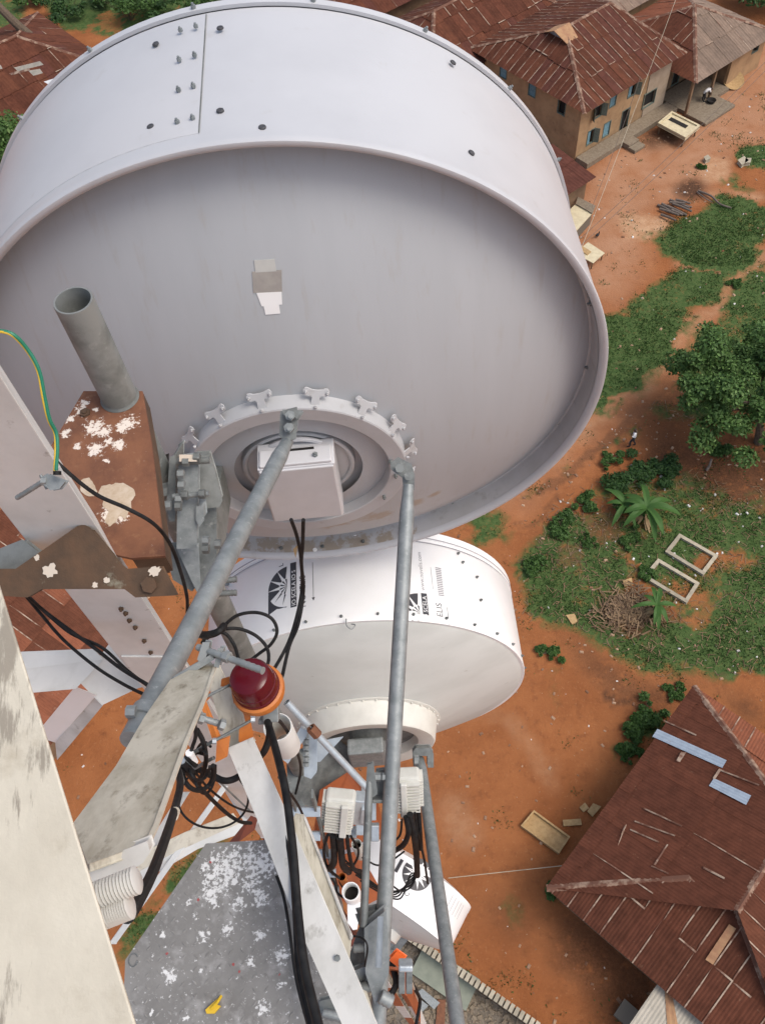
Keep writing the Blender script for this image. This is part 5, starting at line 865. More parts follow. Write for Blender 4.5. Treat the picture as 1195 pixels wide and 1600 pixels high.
# struts
def strut(label, a, b_, r, m='galv', flat=True, ball=None):
    t = thing('strut', label, 'strut', b_); mb = MB(); a, b_ = np.asarray(a), np.asarray(b_); d = nrm(b_-a)
    mb.tube([a, a+d*.04, a+d*.10, b_-d*.08, b_], [r*.75, r*.8, r, r, r], 24); build(mb, 'tube', M[m], t, smooth=True); return t
a, b_ = PD(449, 690, 2.62), PD(207, 1158, 1.58); T1 = strut('short thick galvanised strut from the large dish hub down to the dirty white brace', a, b_, .0245)
mb = MB(); mb.prism([PD(*q, 2.6) for q in ((440, 644), (462, 638), (463, 660), (460, 684), (447, 688), (438, 680))], FW*.012); mb.prism([PD(*q, 2.58) for q in ((444, 642), (470, 643), (464, 652), (446, 650))], FW*.03); build(mb, 'end_bracket', M['galv_dark'], T1, bev=.004)
for q in ((454, 650), (452, 669)): mb = MB(); mb.hexnut(PD(*q, 2.585), -FW, .016, .016); mb.tube([PD(*q, 2.575), PD(*q, 2.54)], .008, 8); build(mb, 'bolt', M['galv'], T1)
d = nrm(b_-a); c = PD(216, 1120, 1.64); mb = MB(); mb.lathe(a+d*(np.dot(c-a, d)), d, [(-.014, .0247), (-.014, .030), (.014, .030), (.014, .0247)], 24); mb.hexnut(PD(213, 1112, 1.60), -RT, .012, .018); build(mb, 'collar', M['galv'], T1)
a, b_ = PD(638, 758, 2.93), PD(588, 1640, 2.62); T2 = strut('long straight galvanised strut from the large dish hub down to the bottom edge', a, b_, .0255)
mb = MB(); mb.prism([PD(*q, 2.92) for q in ((612, 724), (622, 716), (641, 726), (646, 742), (645, 764), (632, 764), (630, 745), (612, 732))], FW*.014); build(mb, 'end_bracket', M['galv_dark'], T2, bev=.004)
for q in ((624, 732), (638, 744)): mb = MB(); mb.hexnut(PD(*q, 2.9), -FW, .016, .016); build(mb, 'bolt', M['galv_dark'], T2)
mb = MB(); tc = PD(591, 1440, 2.56); mb.prism([PD(*q, 2.60) for q in ((572, 1452), (601, 1428), (604, 1520), (586, 1560), (574, 1520))], FW*.05); build(mb, 'splice_plate', M['galv'], T2, bev=.006); mb = MB(); mb.prism([PD(*q, 2.54) for q in ((590, 1432), (593, 1432), (590, 1512), (586, 1512))], RT*.012); build(mb, 'fin', M['galv_new'], T2)
bk2 = MB(); bk2.prism([PD(*q, 2.80) for q in ((589, 1206), (607, 1204), (606, 1248), (594, 1250), (586, 1244))], FW*.03); bk2.box(PD(596, 1248, 2.78), RT*.03, UP*.006, FW*.03); build(bk2, 'clamp_bracket', M['galv_dark'], T2, bev=.004)
for q in ((597, 1214), (583, 1214)): mb = MB(); mb.hexnut(PD(*q, 2.76), RT, .014, .025); build(mb, 'bolt', M['galv'], T2)
a, b_ = PD(656, 1186, 5.9), PD(720, 1640, 4.0); T3 = strut('thinner galvanised strut from the white dish hub down to the right of the small dish', a, b_, .0375)
mb = MB(); mb.prism([PD(*q, 5.85) for q in ((646, 1176), (650, 1170), (672, 1170), (676, 1178), (676, 1198), (669, 1198), (669, 1180), (654, 1180), (654, 1196), (647, 1196))], FW*.09); build(mb, 'fork', M['galv_dark'], T3, bev=.006); mb = MB(); mb.hexnut(PD(647, 1188, 5.8), RT, .035, .03); build(mb, 'bolt', M['galv'], T3)
a, b_ = PD(578, 1200, 2.74), PD(568, 1448, 2.62); T4 = strut('short thin grey strut running beside the long straight strut', a, b_, .0125, 'galv_dark')
mb = MB(); mb.prism([PD(*q, 2.72) for q in ((575, 1196), (582, 1194), (588, 1240), (580, 1246), (572, 1244))], FW*.02); build(mb, 'end_bracket', M['galv_dark'], T4, bev=.003)
# galvanised base bracket at the strut feet
BB = thing('foot_bracket', 'grey steel foot bracket where the long strut meets the tower member', 'bracket', PD(570, 1500, 2.7)); pz('side_plate', [(562, 1460), (578, 1430), (586, 1470), (580, 1540), (558, 1560), (545, 1510)], 2.72, FW*.03, 'galv_dark', BB, .006)
pz('cap_plate', [(558, 1430), (586, 1424), (590, 1440), (566, 1452)], 2.66, FW*.04, 'galv_dark', BB, .005); rod(BB, PD(552, 1482, 2.62), PD(584, 1480, 2.62), .014, 'galv_dark'); rod(BB, PD(556, 1545, 2.62), PD(584, 1540, 2.62), .018, 'galv_dark'); pz('foot', [(552, 1520), (572, 1512), (562, 1556), (548, 1558)], 2.64, FW*.03, 'galv', BB, .005)
rod(BB, PD(594, 1556, 2.58), PD(612, 1566, 2.58), .022, 'galv', 'stub_pipe')
# ------------------------------------------------------------------ tower legs and lattice
def seg_leg(name, label, A_, B_, Cdir, ztop, bands, t=.014):
    th = thing(name, label, 'tower post', A(B_[0], B_[1], 0)); z = ztop; a = A(A_[0]-B_[0], A_[1]-B_[1], 0); 
    for zz, m in bands:
        mb = MB(); mb.angle(A(B_[0], B_[1], zz), A(B_[0], B_[1], z-.004), a, Cdir, t); build(mb, 'leg_section', M[m], th, bev=.003); z = zz
    return th
bands = [(H-5.6, 'leg'), (H-11.5, 'brown_leg'), (H-18, 'leg'), (H-24, 'orange'), (H-30, 'leg'), (H-36, 'orange'), (.0, 'leg')]
TL = seg_leg('steel_upright', 'white painted vertical steel angle leg behind the dark rusted clamp', A(-.98, 1.30), A(-.758, 1.272), A(-.095, .185, 0), H-.6, bands)
mb = MB(); mb.box(A(-.86, 1.285, H-2.95), A(.105, -.013, 0), A(0, .006, 0), Zv*.22); build(mb, 'splice_plate', M['leg'], TL)
leg2 = seg_leg('steel_upright', 'orange painted lower tower leg seen beside the grey strut foot', A(-.40, .78), A(-.22, .74), A(-.02, -.2, 0), H-8.6, [(H-14.5, 'orange'), (H-20, 'leg'), (H-26, 'orange'), (0, 'leg')])
mb = MB(); mb.bar(A(-.215, .735, H-8.6), A(-.215, .735, H-14), .02, .02); build(mb, 'white_edge', M['leg_cream'], leg2)
def member(name, label, cat, p, q, a, b_, m, t=.008, par=None): mb = MB(); mb.angle(p, q, a, b_, t); return build(mb, name, M[m], par, bev=.002, label=label, cat=cat)
# near beam at the left edge
p, q = PD(-24, 835, .62), PD(232, 1660, .50); d = nrm(q-p); sx = nrm(np.cross(d, FW)); sx = sx if sx@RT < 0 else -sx
M['leg_near'] = mat('near_streaked_paint', (.60, .555, .45), .6, c2=(.51, .465, .37), scale=9, c3=(.42, .37, .28), s3=16, lo3=.56, hi3=.70, bump=.12, bscale=45, scol=(.29, .255, .20), sscale=60, samp=1.3, sstr=(2.2, .35, 1), ssoft=.3, splats=[(PD(x, y, d_), r*2.2) for x, y, d_, r in ((8, 960, .6, .022), (14, 990, .6, .022), (22, 1010, .6, .02), (20, 1040, .6, .024), (32, 1065, .6, .022), (30, 1090, .6, .02), (44, 1130, .59, .02), (52, 1160, .59, .016), (10, 1080, .6, .02), (4, 1030, .6, .02), (60, 1200, .58, .012), (15, 1290, .57, .014), (30, 1360, .57, .010), (62, 1250, .57, .012), (10, 1560, .54, .02), (40, 1580, .54, .016), (70, 1190, .57, .012))])
NL = thing('near_beam', 'large cream painted steel beam with streaked paint filling the lower left corner', 'steel beam', q); mb = MB(); mb.angle(p-d*.15, q+d*.1, sx*.30, nrm(ray(90, 1250)-RT*.03)*.09, .012); build(mb, 'steel_angle', M['leg_near'], NL, bev=.002)
for (x, y, x2, y2, r, l) in ((110, 1416, 216, 1374, .0094, 0), (130, 1442, 205, 1413, .0094, 0)):
    a, c = PD(x, y, .58), PD(x2, y2, .58); n_ = 20; mb = MB(); pts = [a+(c-a)*i/(n_*2) for i in range(n_*2+1)]; mb.tube(pts, [r*(1.04 if i % 2 else .84) for i in range(n_*2+1)], 16); build(mb, 'threaded_bolt_end', M['plank'], NL, smooth=True, ang=60)
# dirty white brace
BR = thing('dirty_brace', 'weathered dirty white flat steel brace rising from the near beam to the red lamp', 'brace', PD(185, 1330, .9)); fc = [(268, 1062, 1.62), (326, 1032, 1.62), (334, 1040, 1.60), (318, 1090, 1.52), (286, 1165, 1.36), (238, 1296, .98), (228, 1316, .95), (140, 1348, .92), (118, 1285, .96), (184, 1196, 1.25), (228, 1120, 1.48)]
pts = [PD(*x) for x in fc]; c = sum(pts)/len(pts); nn = A(0, 0, 0)
for i in range(len(pts)): nn = nn+np.cross(pts[i-1]-c, pts[i]-c)
nn = nrm(nn); nn = nn if nn@FW > 0 else -nn; pts = [CAM+nrm(p-CAM)*((c-CAM)@nn/(nrm(p-CAM)@nn)) for p in pts]
mb = MB(); mb.prism(pts, nn*.010); build(mb, 'plate', M['brace'], BR, bev=.002)
mb = MB(); e = [pts[2], pts[3], pts[4], pts[5], pts[6]]; w = nrm(np.cross(nn, pts[5]-pts[2])); w = w if w@RT > 0 else -w
for i in range(4): mb.prism([e[i]+w*.001, e[i]+w*.007, e[i+1]+w*.007, e[i+1]+w*.001], -nn*.006+nn*.002)
build(mb, 'folded_edge', M['leg_cream'], BR)
mb = MB(); lo = [PD(x, y, .95) for x, y in ((140, 1352), (228, 1318), (232, 1330), (222, 1346), (150, 1392))]; mb.prism(lo, FW*.02); build(mb, 'end_lip', M['plank'], BR, bev=.002)
# bracket at brace head
HB = thing('brace_head_bracket', 'galvanised lug bracket with long bolt at the head of the dirty brace', 'bracket', PD(320, 1030, 1.66))
for q in ([(310, 1030), (318, 1005), (326, 1005), (324, 1018), (316, 1036)], [(336, 1040), (342, 1014), (348, 1014), (347, 1024), (341, 1042)], [(270, 1060), (330, 1024), (333, 1030), (275, 1066)]): pz('lug', q, 1.66, FW*.03, 'galv', HB, .002)
rod(HB, PD(309, 1011, 1.68), PD(411, 1048, 1.60), .0075, 'galv', 'long_bolt', 12); 
for q in ((351, 1025),): mb = MB(); mb.hexnut(PD(*q, 1.645), PD(411, 1048, 1.6)-PD(309, 1011, 1.68), .0115, .012); build(mb, 'nut', M['galv'], HB)
rod(HB, PD(304, 1118, 1.60), PD(352, 1134, 1.62), .007, 'galv', 'long_bolt', 12)
for q in ((311, 1121), (343, 1131)): mb = MB(); mb.hexnut(PD(*q, 1.595), PD(352, 1134, 1.62)-PD(304, 1118, 1.60), .011, .010); build(mb, 'nut', M['galv'], HB)
# lattice members seen behind the leg
def sheet(name, label, cat, pts, m, ext=FW*.008, par=None, bev=.002): mb = MB(); mb.prism([PD(*q) for q in pts], ext); return build(mb, name, M[m], par, bev=bev, label=label, cat=cat)
HM = thing('horizontal_member', 'white horizontal steel angle joining the leg gusset from the left edge', 'steel member', PD(90, 1050, 3.3)); sheet('upper_flange', None, None, [(20, 1020, 3.3), (145, 1015, 3.4), (160, 1030, 3.4), (25, 1046, 3.3)], 'leg', par=HM); sheet('lower_flange', None, None, [(25, 1047, 3.302), (160, 1031, 3.402), (128, 1066, 3.4), (118, 1076, 3.36), (36, 1083, 3.3)], 'plank', par=HM)
sheet('gusset_plate', 'white gusset plate with rust spots where leg and diagonals meet', 'plate', [(171, 1007, 3.42), (215, 985, 3.45), (300, 1015, 3.5), (262, 1062, 3.5), (216, 1075, 3.5), (160, 1101, 3.45), (127, 1067, 3.4)], 'leg')
def psheet(name, pts, m, par): mb = MB(); mb.prism(planar(pts), FW*.008); return build(mb, name, M[m], par, bev=.002)
def planar(P):
    P = [PD(*x) for x in P]; c = sum(P)/len(P); nn = A(0, 0, 0)
    for i in range(len(P)): nn = nn+np.cross(P[i-1]-c, P[i]-c)
    nn = nrm(nn); return [CAM+nrm(p-CAM)*((c-CAM)@nn/(nrm(p-CAM)@nn)) for p in P]
DM = thing('diagonal_member', 'white diagonal steel angle running down left from the gusset over orange earth', 'steel member', PD(110, 1140, 3.5)); psheet('bright_flange', [(118, 1074, 3.40), (150, 1086, 3.42), (87, 1160, 3.9), (55, 1150, 3.9)], 'dish2', DM); psheet('shade_painted_flange', [(150.5, 1087, 3.43), (160, 1102, 3.5), (90, 1186, 3.96), (87.5, 1161, 3.91)], 'plank', DM)  # one white angle: lit and shaded sides put into two flange colours
nL = nrm(A(.028, .222, 0))
for x, y in ((190, 950), (197, 957), (203, 968), (212, 979), (226, 1000), (236, 1018)): bolt(TL, Pplane(x, y, A(-.87, 1.284, H-3), nL), A(-.1, -1, 0), 'leg_bolt', 'rust_dark', .008, .007)
member('lattice_member', 'thin white lattice angle crossing orange earth below the cable coil', 'steel member', PD(347, 1228, 4.4), PD(170, 1475, 4.0), RT*.035, FW*.03, 'leg'); member('lattice_member', 'short white lattice angle at the edge of the dirty brace above orange earth', 'steel member', PD(282, 1238, 4.6), PD(225, 1330, 4.3), RT*.05, FW*.03, 'leg')
LB = thing('lattice_beam', 'cream and white steel beam below the cable coil beside the paint splashed platform', 'steel beam', PD(300, 1320, 4.2)); sheet('top_flange', None, None, [(214, 1337, 4.2), (288, 1302, 4.25), (364, 1272, 4.3), (374, 1286, 4.3), (268, 1334, 4.22), (216, 1362, 4.2)], 'leg_cream', par=LB); sheet('side_flange', None, None, [(216, 1363, 4.202), (268, 1335, 4.222), (376, 1286, 4.302), (392, 1296, 4.3), (309, 1326, 4.25), (262, 1354, 4.22), (216, 1380, 4.2)], 'leg', par=LB)
sheet('plate_panel', 'pale grey steel panel behind the coil of black cables', 'panel', [(322, 1178, 4.9), (375, 1160, 4.9), (420, 1262, 5.0), (392, 1300, 5.0), (345, 1225, 4.95)], 'leg')
def planar(P):
    P = [PD(*x) for x in P]; c = sum(P)/len(P); nn = A(0, 0, 0)
    for i in range(len(P)): nn = nn+np.cross(P[i-1]-c, P[i]-c)
    nn = nrm(nn); return [CAM+nrm(p-CAM)*((c-CAM)@nn/(nrm(p-CAM)@nn)) for p in P]
# white plank angle in front of the platform
PL = thing('white_angle', 'long white painted steel angle running down beside the paint splashed platform', 'steel angle', PD(500, 1450, 2.2)); pA = [(357, 1170, 2.58), (394, 1154, 2.58), (455, 1290, 2.45), (478, 1345, 2.38), (592, 1612, 2.05), (541, 1612, 2.05), (464, 1440, 2.28), (403, 1280, 2.46)]
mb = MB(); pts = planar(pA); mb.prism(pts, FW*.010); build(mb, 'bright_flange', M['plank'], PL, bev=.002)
mb = MB(); pB = [(454, 1292, 2.46), (462, 1274, 2.47), (474, 1276, 2.47), (548, 1468, 2.25), (544, 1512, 2.22), (535, 1500, 2.22)]; mb.prism(planar(pB), FW*.012); build(mb, 'shade_painted_flange', M['brace'], PL, bev=.002)  # darker colour paints the shade on this flange of the white angle
mb = MB(); mb.prism([PD(*x) for x in ((474, 1276, 2.465), (478, 1280, 2.465), (551, 1466, 2.245), (548, 1470, 2.245))], FW*.014); build(mb, 'flange_edge', M['plank'], PL)
mb = MB(); mb.hexnut(PD(527, 1496, 2.18), -FW, .008, .006); build(mb, 'bolt_head', M['galv_dark'], PL)
sheet('tower_angle', 'red brown steel angle beside the long white angle', 'steel angle', [(484, 1380, 4.8), (494, 1372, 4.8), (556, 1462, 4.3), (554, 1482, 4.3), (548, 1472, 4.3)], 'brown_leg'); sheet('lower_angle', 'pale cream flat steel at the bottom edge beside the strut foot', 'steel angle', [(562, 1548, 2.5), (572, 1552, 2.5), (596, 1630, 2.4), (580, 1630, 2.4)], 'brace')
# platform
zq = H-2.72
sp_ = [(338, 1342, .02), (352, 1350, .03), (330, 1372, .022), (345, 1385, .025), (360, 1362, .028), (328, 1395, .024), (335, 1410, .014), (305, 1432, .008), (318, 1462, .014), (356, 1450, .016), (297, 1410, .008), (392, 1338, .03), (405, 1345, .034), (415, 1352, .03), (398, 1362, .026), (388, 1385, .018), (408, 1400, .024), (260, 1520, .013), (268, 1526, .015), (255, 1460, .009), (407, 1460, .015), (392, 1505, .012), (439, 1492, .02), (372, 1412, .018), (313, 1518, .006), (440, 1540, .009), (412, 1575, .016), (236, 1582, .006), (290, 1590, .007), (365, 1376, .016), (340, 1360, .02), (378, 1350, .02), (322, 1352, .016), (366, 1335, .02)]
M['platform2'] = mat('splashed_plate', (.215, .21, .20), .75, 0, spec=.25, c2=(.155, .15, .142), scale=9, c3=(.30, .295, .285), s3=18, lo3=.52, hi3=.70, bump=.15, bscale=38, scol=(.62, .62, .61), sscale=85, samp=2.3, ssoft=.3, splats=[(PZ(x, y, zq), r*1.9) for x, y, r in sp_])
PF = thing('platform', 'grey steel platform plate splashed with white and red paint', 'platform', PZ(380, 1480, zq)); o_ = [(322, 1318), (418, 1312), (470, 1395), (575, 1640), (190, 1660), (196, 1500)]; mb = MB(); mb.prism([PZ(*q, zq) for q in o_], -Zv*.008); build(mb, 'plate', M['platform2'], PF)
mb = MB(); mb.prism([PZ(322, 1318, zq-.009), PZ(196, 1500, zq-.009), PZ(196, 1500, zq-.06), PZ(322, 1318, zq-.06)], A(.01, 0, 0)); build(mb, 'edge_flange', M['galv'], PF)
M['redp'] = mat('red_paint', (.30, .06, .06), .6)
for x, y in ((329, 1347), (310, 1406), (261, 1490), (374, 1518), (365, 1507), (436, 1522)):
    c = PZ(x, y, zq+.001); mb = MB(); mb.add([c+A(math.cos(a)*.004*(.6+RS.rand()*.7), math.sin(a)*.004*(.6+RS.rand()*.7), 0) for a in np.linspace(0, 5.6, 9)], [tuple(range(9))]); build(mb, 'red_spot', M['redp'], PF)
mb = MB()
poly2 = [tuple(PZ(*q, zq)[:2]) for q in o_]; mn = np.min(poly2, 0); mx = np.max(poly2, 0); st = .034; jj = 0; yv = mn[1]
while yv < mx[1]:
    xv = mn[0]; ii = 0
    while xv < mx[0]:
        if inpoly(np.array([xv]), np.array([yv]), poly2)[0] and inpoly(np.array([xv+.03]), np.array([yv+.02]), poly2)[0]:
            dd = nrm(A(1, 1, 0) if (ii+jj) % 2 else A(1, -1, 0))*.011; s_ = A(-dd[1], dd[0], 0)*.28; c = A(xv, yv, zq+.0008); mb.add([c-dd, c+s_, c+dd, c-s_, c+Zv*.0012], [(0, 1, 4), (1, 2, 4), (2, 3, 4), (3, 0, 4)])
        xv += st; ii += 1
    yv += st; jj += 1
build(mb, 'tread_pattern', M['platform2'], PF, kind='stuff')
mb = MB(); a = [PZ(*q, zq+.004) for q in ((322, 1578), (346, 1556), (346, 1560), (340, 1570), (346, 1572), (336, 1584), (324, 1584))]; mb.prism(a, Zv*.008); mb.tube([PZ(346, 1556, zq+.01), PZ(340, 1566, zq+.02), PZ(330, 1576, zq+.014)], .004, 6); build(mb, 'yellow_tag', M['yellow'], label='torn yellow plastic tag lying on the platform', cat='tag'); 
mb = MB(); r_ = PZ(209, 1500, zq+.006); mb.tube([r_+A(math.cos(a_)*.013, math.sin(a_)*.017, 0) for a_ in np.linspace(.4, 6.0, 14)], .0013, 6); build(mb, 'wire_ring', M['galv_dark'], label='small dark wire ring lying on the left edge of the platform', cat='ring')
# cable ladder rungs
CLD = thing('cable_ladder', 'grey steel cable ladder descending beside the white finned radios', 'ladder', PD(480, 1340, 5.0))
for (x0, x1, y, d) in ((440, 501, 1268, 4.6), (456, 501, 1306, 4.9), (484, 520, 1334, 5.2), (506, 525, 1364, 5.5), (510, 530, 1390, 5.8)): mb = MB(); a, b_ = PD(x0, y, d), PD(x1, y, d); mb.box((a+b_)/2, (b_-a)/2, UP*.026, FW*.012); build(mb, 'rung', M['galv_new'], CLD, bev=.003)
for x, x2 in ((488, 535), (455, 515)): mb = MB(); mb.bar(PD(x, 1240, 4.45), PD(x2, 1420, 6.2), .012, .05, FW); build(mb, 'rail', M['galv_dark'], CLD)
sheet('tower_bracket', 'red brown gusset below the cable coil above the ladder rungs', 'bracket', [(358, 1318, 3.8), (392, 1276, 3.9), (402, 1280, 3.9), (398, 1296, 3.9), (372, 1316, 3.8)], 'brown_leg')
for k, (q, d, l) in enumerate(((((455, 1262), (470, 1250), (478, 1262), (462, 1278)), 4.9, 'dark steel plate above the top ladder rung'),)): sheet('dark_plate', l, 'plate', [(x, y, d) for x, y in q], 'galv_dark')
sheet('dark_shroud_plate', 'dark grey steel mount plate left of the white dish hub', 'plate', [(448, 1180, 6.3), (520, 1150, 6.35), (560, 1180, 6.4), (530, 1240, 6.4), (490, 1262, 6.3), (450, 1250, 6.2)], 'galv_dark'); sheet('orange_plate', 'orange painted steel plate showing behind the finned radios', 'plate', [(500, 1235, 6.2), (545, 1206, 6.2), (585, 1230, 6.2), (600, 1300, 6.3), (535, 1330, 6.4), (500, 1340, 6.3), (490, 1300, 6.3)], 'orange')
sheet('orange_plate', 'orange steel plate beneath the open white pipe end', 'plate', [(498, 1345, 6.4), (560, 1330, 6.4), (600, 1400, 6.5), (560, 1420, 6.5), (520, 1400, 6.5)], 'orange')
# short galvanised tube with clamp
ST = thing('short_tube_strut', 'bright short galvanised tube with small clamp left of the long strut', 'strut', PD(510, 1165, 4.3)); mb = MB(); a, b_ = PD(448, 1097, 4.3), PD(576, 1234, 4.5); d = nrm(b_-a); mb.lathe(a, d, [(0, .013), (0, .019), (np.linalg.norm(b_-a), .019), (np.linalg.norm(b_-a), 0)], 18); mb.lathe(a, d, [(.03, 0), (.03, .0135)], 18); build(mb, 'tube', M['galv_new'], ST, smooth=True)
mb = MB(); mb.lathe(PD(491, 1143, 4.32), d, [(-.03, .019), (-.03, .027), (.03, .027), (.03, .019)], 6); build(mb, 'clamp_nut', M['rust'], ST)
BKT = thing('angle_bracket', 'bright galvanised angle bracket with stacked bolts below the short tube', 'bracket', PD(480, 1180, 4.5)); pz('arm', [(442, 1186), (470, 1138), (480, 1142), (478, 1150), (450, 1192)], 4.4, FW*.04, 'galv_new', BKT, .003); pz('plate', [(474, 1150), (495, 1150), (494, 1206), (486, 1216), (476, 1212)], 4.5, FW*.03, 'galv_new', BKT, .003)
for y in range(1152, 1206, 9): mb = MB(); mb.hexnut(PD(478, y, 4.47), UP, .018, .018); build(mb, 'nut', M['galv'], BKT)
pz('wing', [(495, 1160), (535, 1152), (500, 1190), (494, 1190)], 4.7, FW*.01, 'galv_new', BKT, .002)
# ------------------------------------------------------------------ obstruction light
lb = PD(403, 1076, 2.62); LT = thing('beacon_light', 'dark red domed obstruction lamp with orange base ring', 'lamp', lb)
tl = nrm(Zv*1.0+A(-.10, .02, 0)); mb = MB(); mb.lathe(lb, tl, [(.0, .073), (.02, .072), (.022, .070), (.05, .069), (.052, .067), (.085, .064), (.098, .058), (.104, .048), (.107, .030), (.1085, 0)], 40); build(mb, 'lens', M['lens'], LT, smooth=True, ang=25)
mb = MB(); mb.lathe(lb, tl, [(-.03, .05), (-.028, .078), (-.008, .083), (.006, .081), (.010, .072), (.004, .066)], 40); build(mb, 'base_ring', M['orange_br'], LT, smooth=True)
mb = MB(); mb.lathe(lb, -tl, [(.025, .05), (.06, .045), (.10, .03), (.12, .03), (.12, 0)], 24); build(mb, 'body', M['galv_dark'], LT, smooth=True)
mb = MB(); mb.box(PD(424, 1112, 2.75), RT*.025, UP*.03, FW*.02); mb.box(PD(415, 1125, 2.78), RT*.02, UP*.008, FW*.03); build(mb, 'terminal_box', M['galv'], LT, bev=.003)
OB = thing('lamp_bracket', 'orange painted angle clamp bracket round the white tower angle beside the red lamp', 'bracket', PD(350, 1130, 2.66))
for pts_ in ([(347, 1062, 2.62), (360, 1058, 2.60), (363, 1062, 2.62), (362, 1074, 2.64), (346, 1072, 2.64)], [(313, 1096, 2.5), (318, 1092, 2.5), (343, 1152, 2.55), (341, 1158, 2.55), (334, 1158, 2.55)], [(340, 1158, 2.55), (358, 1152, 2.56), (354, 1182, 2.58), (338, 1190, 2.58)], [(314, 1092, 2.5), (327, 1082, 2.52), (326, 1092, 2.53), (316, 1102, 2.52)], [(375, 1136, 2.62), (390, 1128, 2.62), (396, 1160, 2.66), (386, 1166, 2.66), (374, 1158, 2.64)], [(380, 1108, 2.64), (386, 1110, 2.64), (392, 1128, 2.64), (385, 1130, 2.64)], [(362, 1074, 2.64), (366, 1074, 2.64), (372, 1096, 2.66), (366, 1098, 2.66)]): mb = MB(); mb.prism([PD(*q) for q in pts_], FW*.012); build(mb, 'angle_plate', M['orange_br'], OB, bev=.002)
rod(OB, PD(316, 1092, 2.50), PD(360, 1070, 2.58), .005, 'galv_dark'); rod(OB, PD(338, 1156, 2.52), PD(392, 1126, 2.60), .005, 'galv_dark'); rod(OB, PD(280, 1190, 2.6), PD(333, 1158, 2.52), .006, 'galv_dark'); rod(OB, PD(298, 1204, 2.7), PD(334, 1184, 2.60), .006, 'galv')
for q in ((332, 1158), (392, 1124)): mb = MB(); mb.hexnut(PD(*q, 2.5), FW*.2+RT, .009, .012); build(mb, 'nut', M['galv_new'], OB)
sheet('lamp_post_angle', 'weathered white steel angle running up between the orange lamp brackets', 'steel angle', [(322, 1050, 2.72), (340, 1036, 2.72), (398, 1158, 2.72), (372, 1180, 2.72), (355, 1165, 2.72)], 'brace')
mb = MB(); c_ = PD(434, 1136, 3.4); mb.lathe(c_, Zv, [(-.24, .058), (0, .058), (.003, .056), (.003, .053), (0, .052), (-.24, .052)], 36); build(mb, 'conduit_pipe', M['leg'], smooth=True, ang=40, label='open topped grey white pipe standing just below the red lamp', cat='pipe'); 
# ------------------------------------------------------------------ radios
def odu(label, cx, cy, d, wv, hv_, yaw, flip):
    c = PD(cx, cy, d); t = thing('radio_unit', label, 'radio', c-Zv*.2, 'finned outdoor radio units'); a = nrm(RT*math.cos(yaw)+UP*math.sin(yaw)); u_ = nrm(Zv*.75+UP*.6); u_ = nrm(u_-a*(u_@a)); f = np.cross(a, u_); f = f if f@FW < 0 else -f
    mb = MB(); mb.box(c, a*wv, u_*hv_, f*.05); build(mb, 'housing', M['white_plastic'], t, bev=.018)
    for k in range(10): mb = MB(); mb.box(c+f*.065+u_*hv_*(-.82+1.64*k/9), a*wv*.92, u_*.0045, f*.018); build(mb, 'cooling_fin', M['white_plastic'], t)
    for k in range(9): mb = MB(); mb.box(c-a*flip*wv*1.06+u_*hv_*(-.75+1.5*k/8), a*.012, u_*.005, f*.045); build(mb, 'side_fin', M['white_plastic'], t)
    mb = MB(); mb.box(c+a*flip*wv*.35+f*.085, a*wv*.24, u_*hv_*1.02, f*.012); build(mb, 'spine', M['white_plastic'], t, bev=.006)
    mb = MB(); mb.box(c+a*flip*wv*1.35-f*.02, a*.035, u_*hv_*.8, f*.04); mb.box(c+a*flip*wv*1.8-f*.02, a*.03, u_*hv_*.5, f*.06); build(mb, 'mount_plate', M['galv_new'], t, bev=.006)
    for s in (-.5, 0, .5): mb = MB(); e = c-u_*hv_+a*s*wv; mb.tube([e, e-u_*.05, e-u_*.10+f*.01], [.018, .018, .012], 8); build(mb, 'connector', M['galv'], t, smooth=True)
    return c, a, u_, f
o1 = odu('left finned white radio unit standing behind the thin grey strut', 531, 1264, 4.9, .085, .13, -.1, 1); o2 = odu('right finned white radio unit half hidden by the long strut', 637, 1232, 5.1, .075, .14, .05, -1)
mb = MB(); g = PD(560, 1285, 5.2)
for k, (x, y, w, h_) in enumerate(((556, 1255, .05, .03), (566, 1290, .04, .05), (580, 1262, .03, .07), (572, 1230, .03, .03), (586, 1300, .025, .05), (550, 1300, .03, .03))): mb.box(PD(x, y, 5.15+.03*k), RT*w, UP*h_, FW*.03)
build(mb, 'coupler_assembly', M['galv_new'], bev=.006, label='cluster of silvery waveguide couplers between the two finned radios', cat='coupler')
M['dish3mount'] = M['galv']
# small open pipe ends
for q, d, r, l, m in (((548, 1393), 5.4, .058, 'open white pipe end standing by the orange plate', 'dish2'), ((557, 1319), 5.6, .035, 'dark mouthed small pipe end under the left radio', 'white_plastic'), ((534, 1370), 5.6, .028, 'small pipe end with cables above the open white pipe', 'orange_br')):
    c = PD(*q, d); mb = MB(); mb.lathe(c, Zv, [(-.35, r), (0, r), (.003, r*.97), (.003, r*.86), (0, r*.84), (-.35, r*.84)], 28); mb.lathe(c, Zv, [(-.12, 0), (-.12, r*.85)], 28, mi=1); build(mb, 'pipe_end', [M[m], M['dark']], smooth=True, ang=40, label=l, cat='pipe')
sheet('small_box', 'white junction box below the open white pipe end', 'box', [(545, 1415, 5.5), (562, 1412, 5.5), (556, 1450, 5.5), (546, 1452, 5.5)], 'dish2', FW*.08, bev=.01)
BX = thing('radio_box', 'grey and silver twin box radio beside the orange tower leg', 'radio', PD(633, 1525, 7.2))
for x0, x1 in ((623, 632), (634, 644)): c = PD((x0+x1)/2, 1529, 7.2); mb = MB(); mb.box(c, RT*.027, UP*.10, FW*.06); build(mb, 'module', M['galv_dark'], BX, bev=.008)
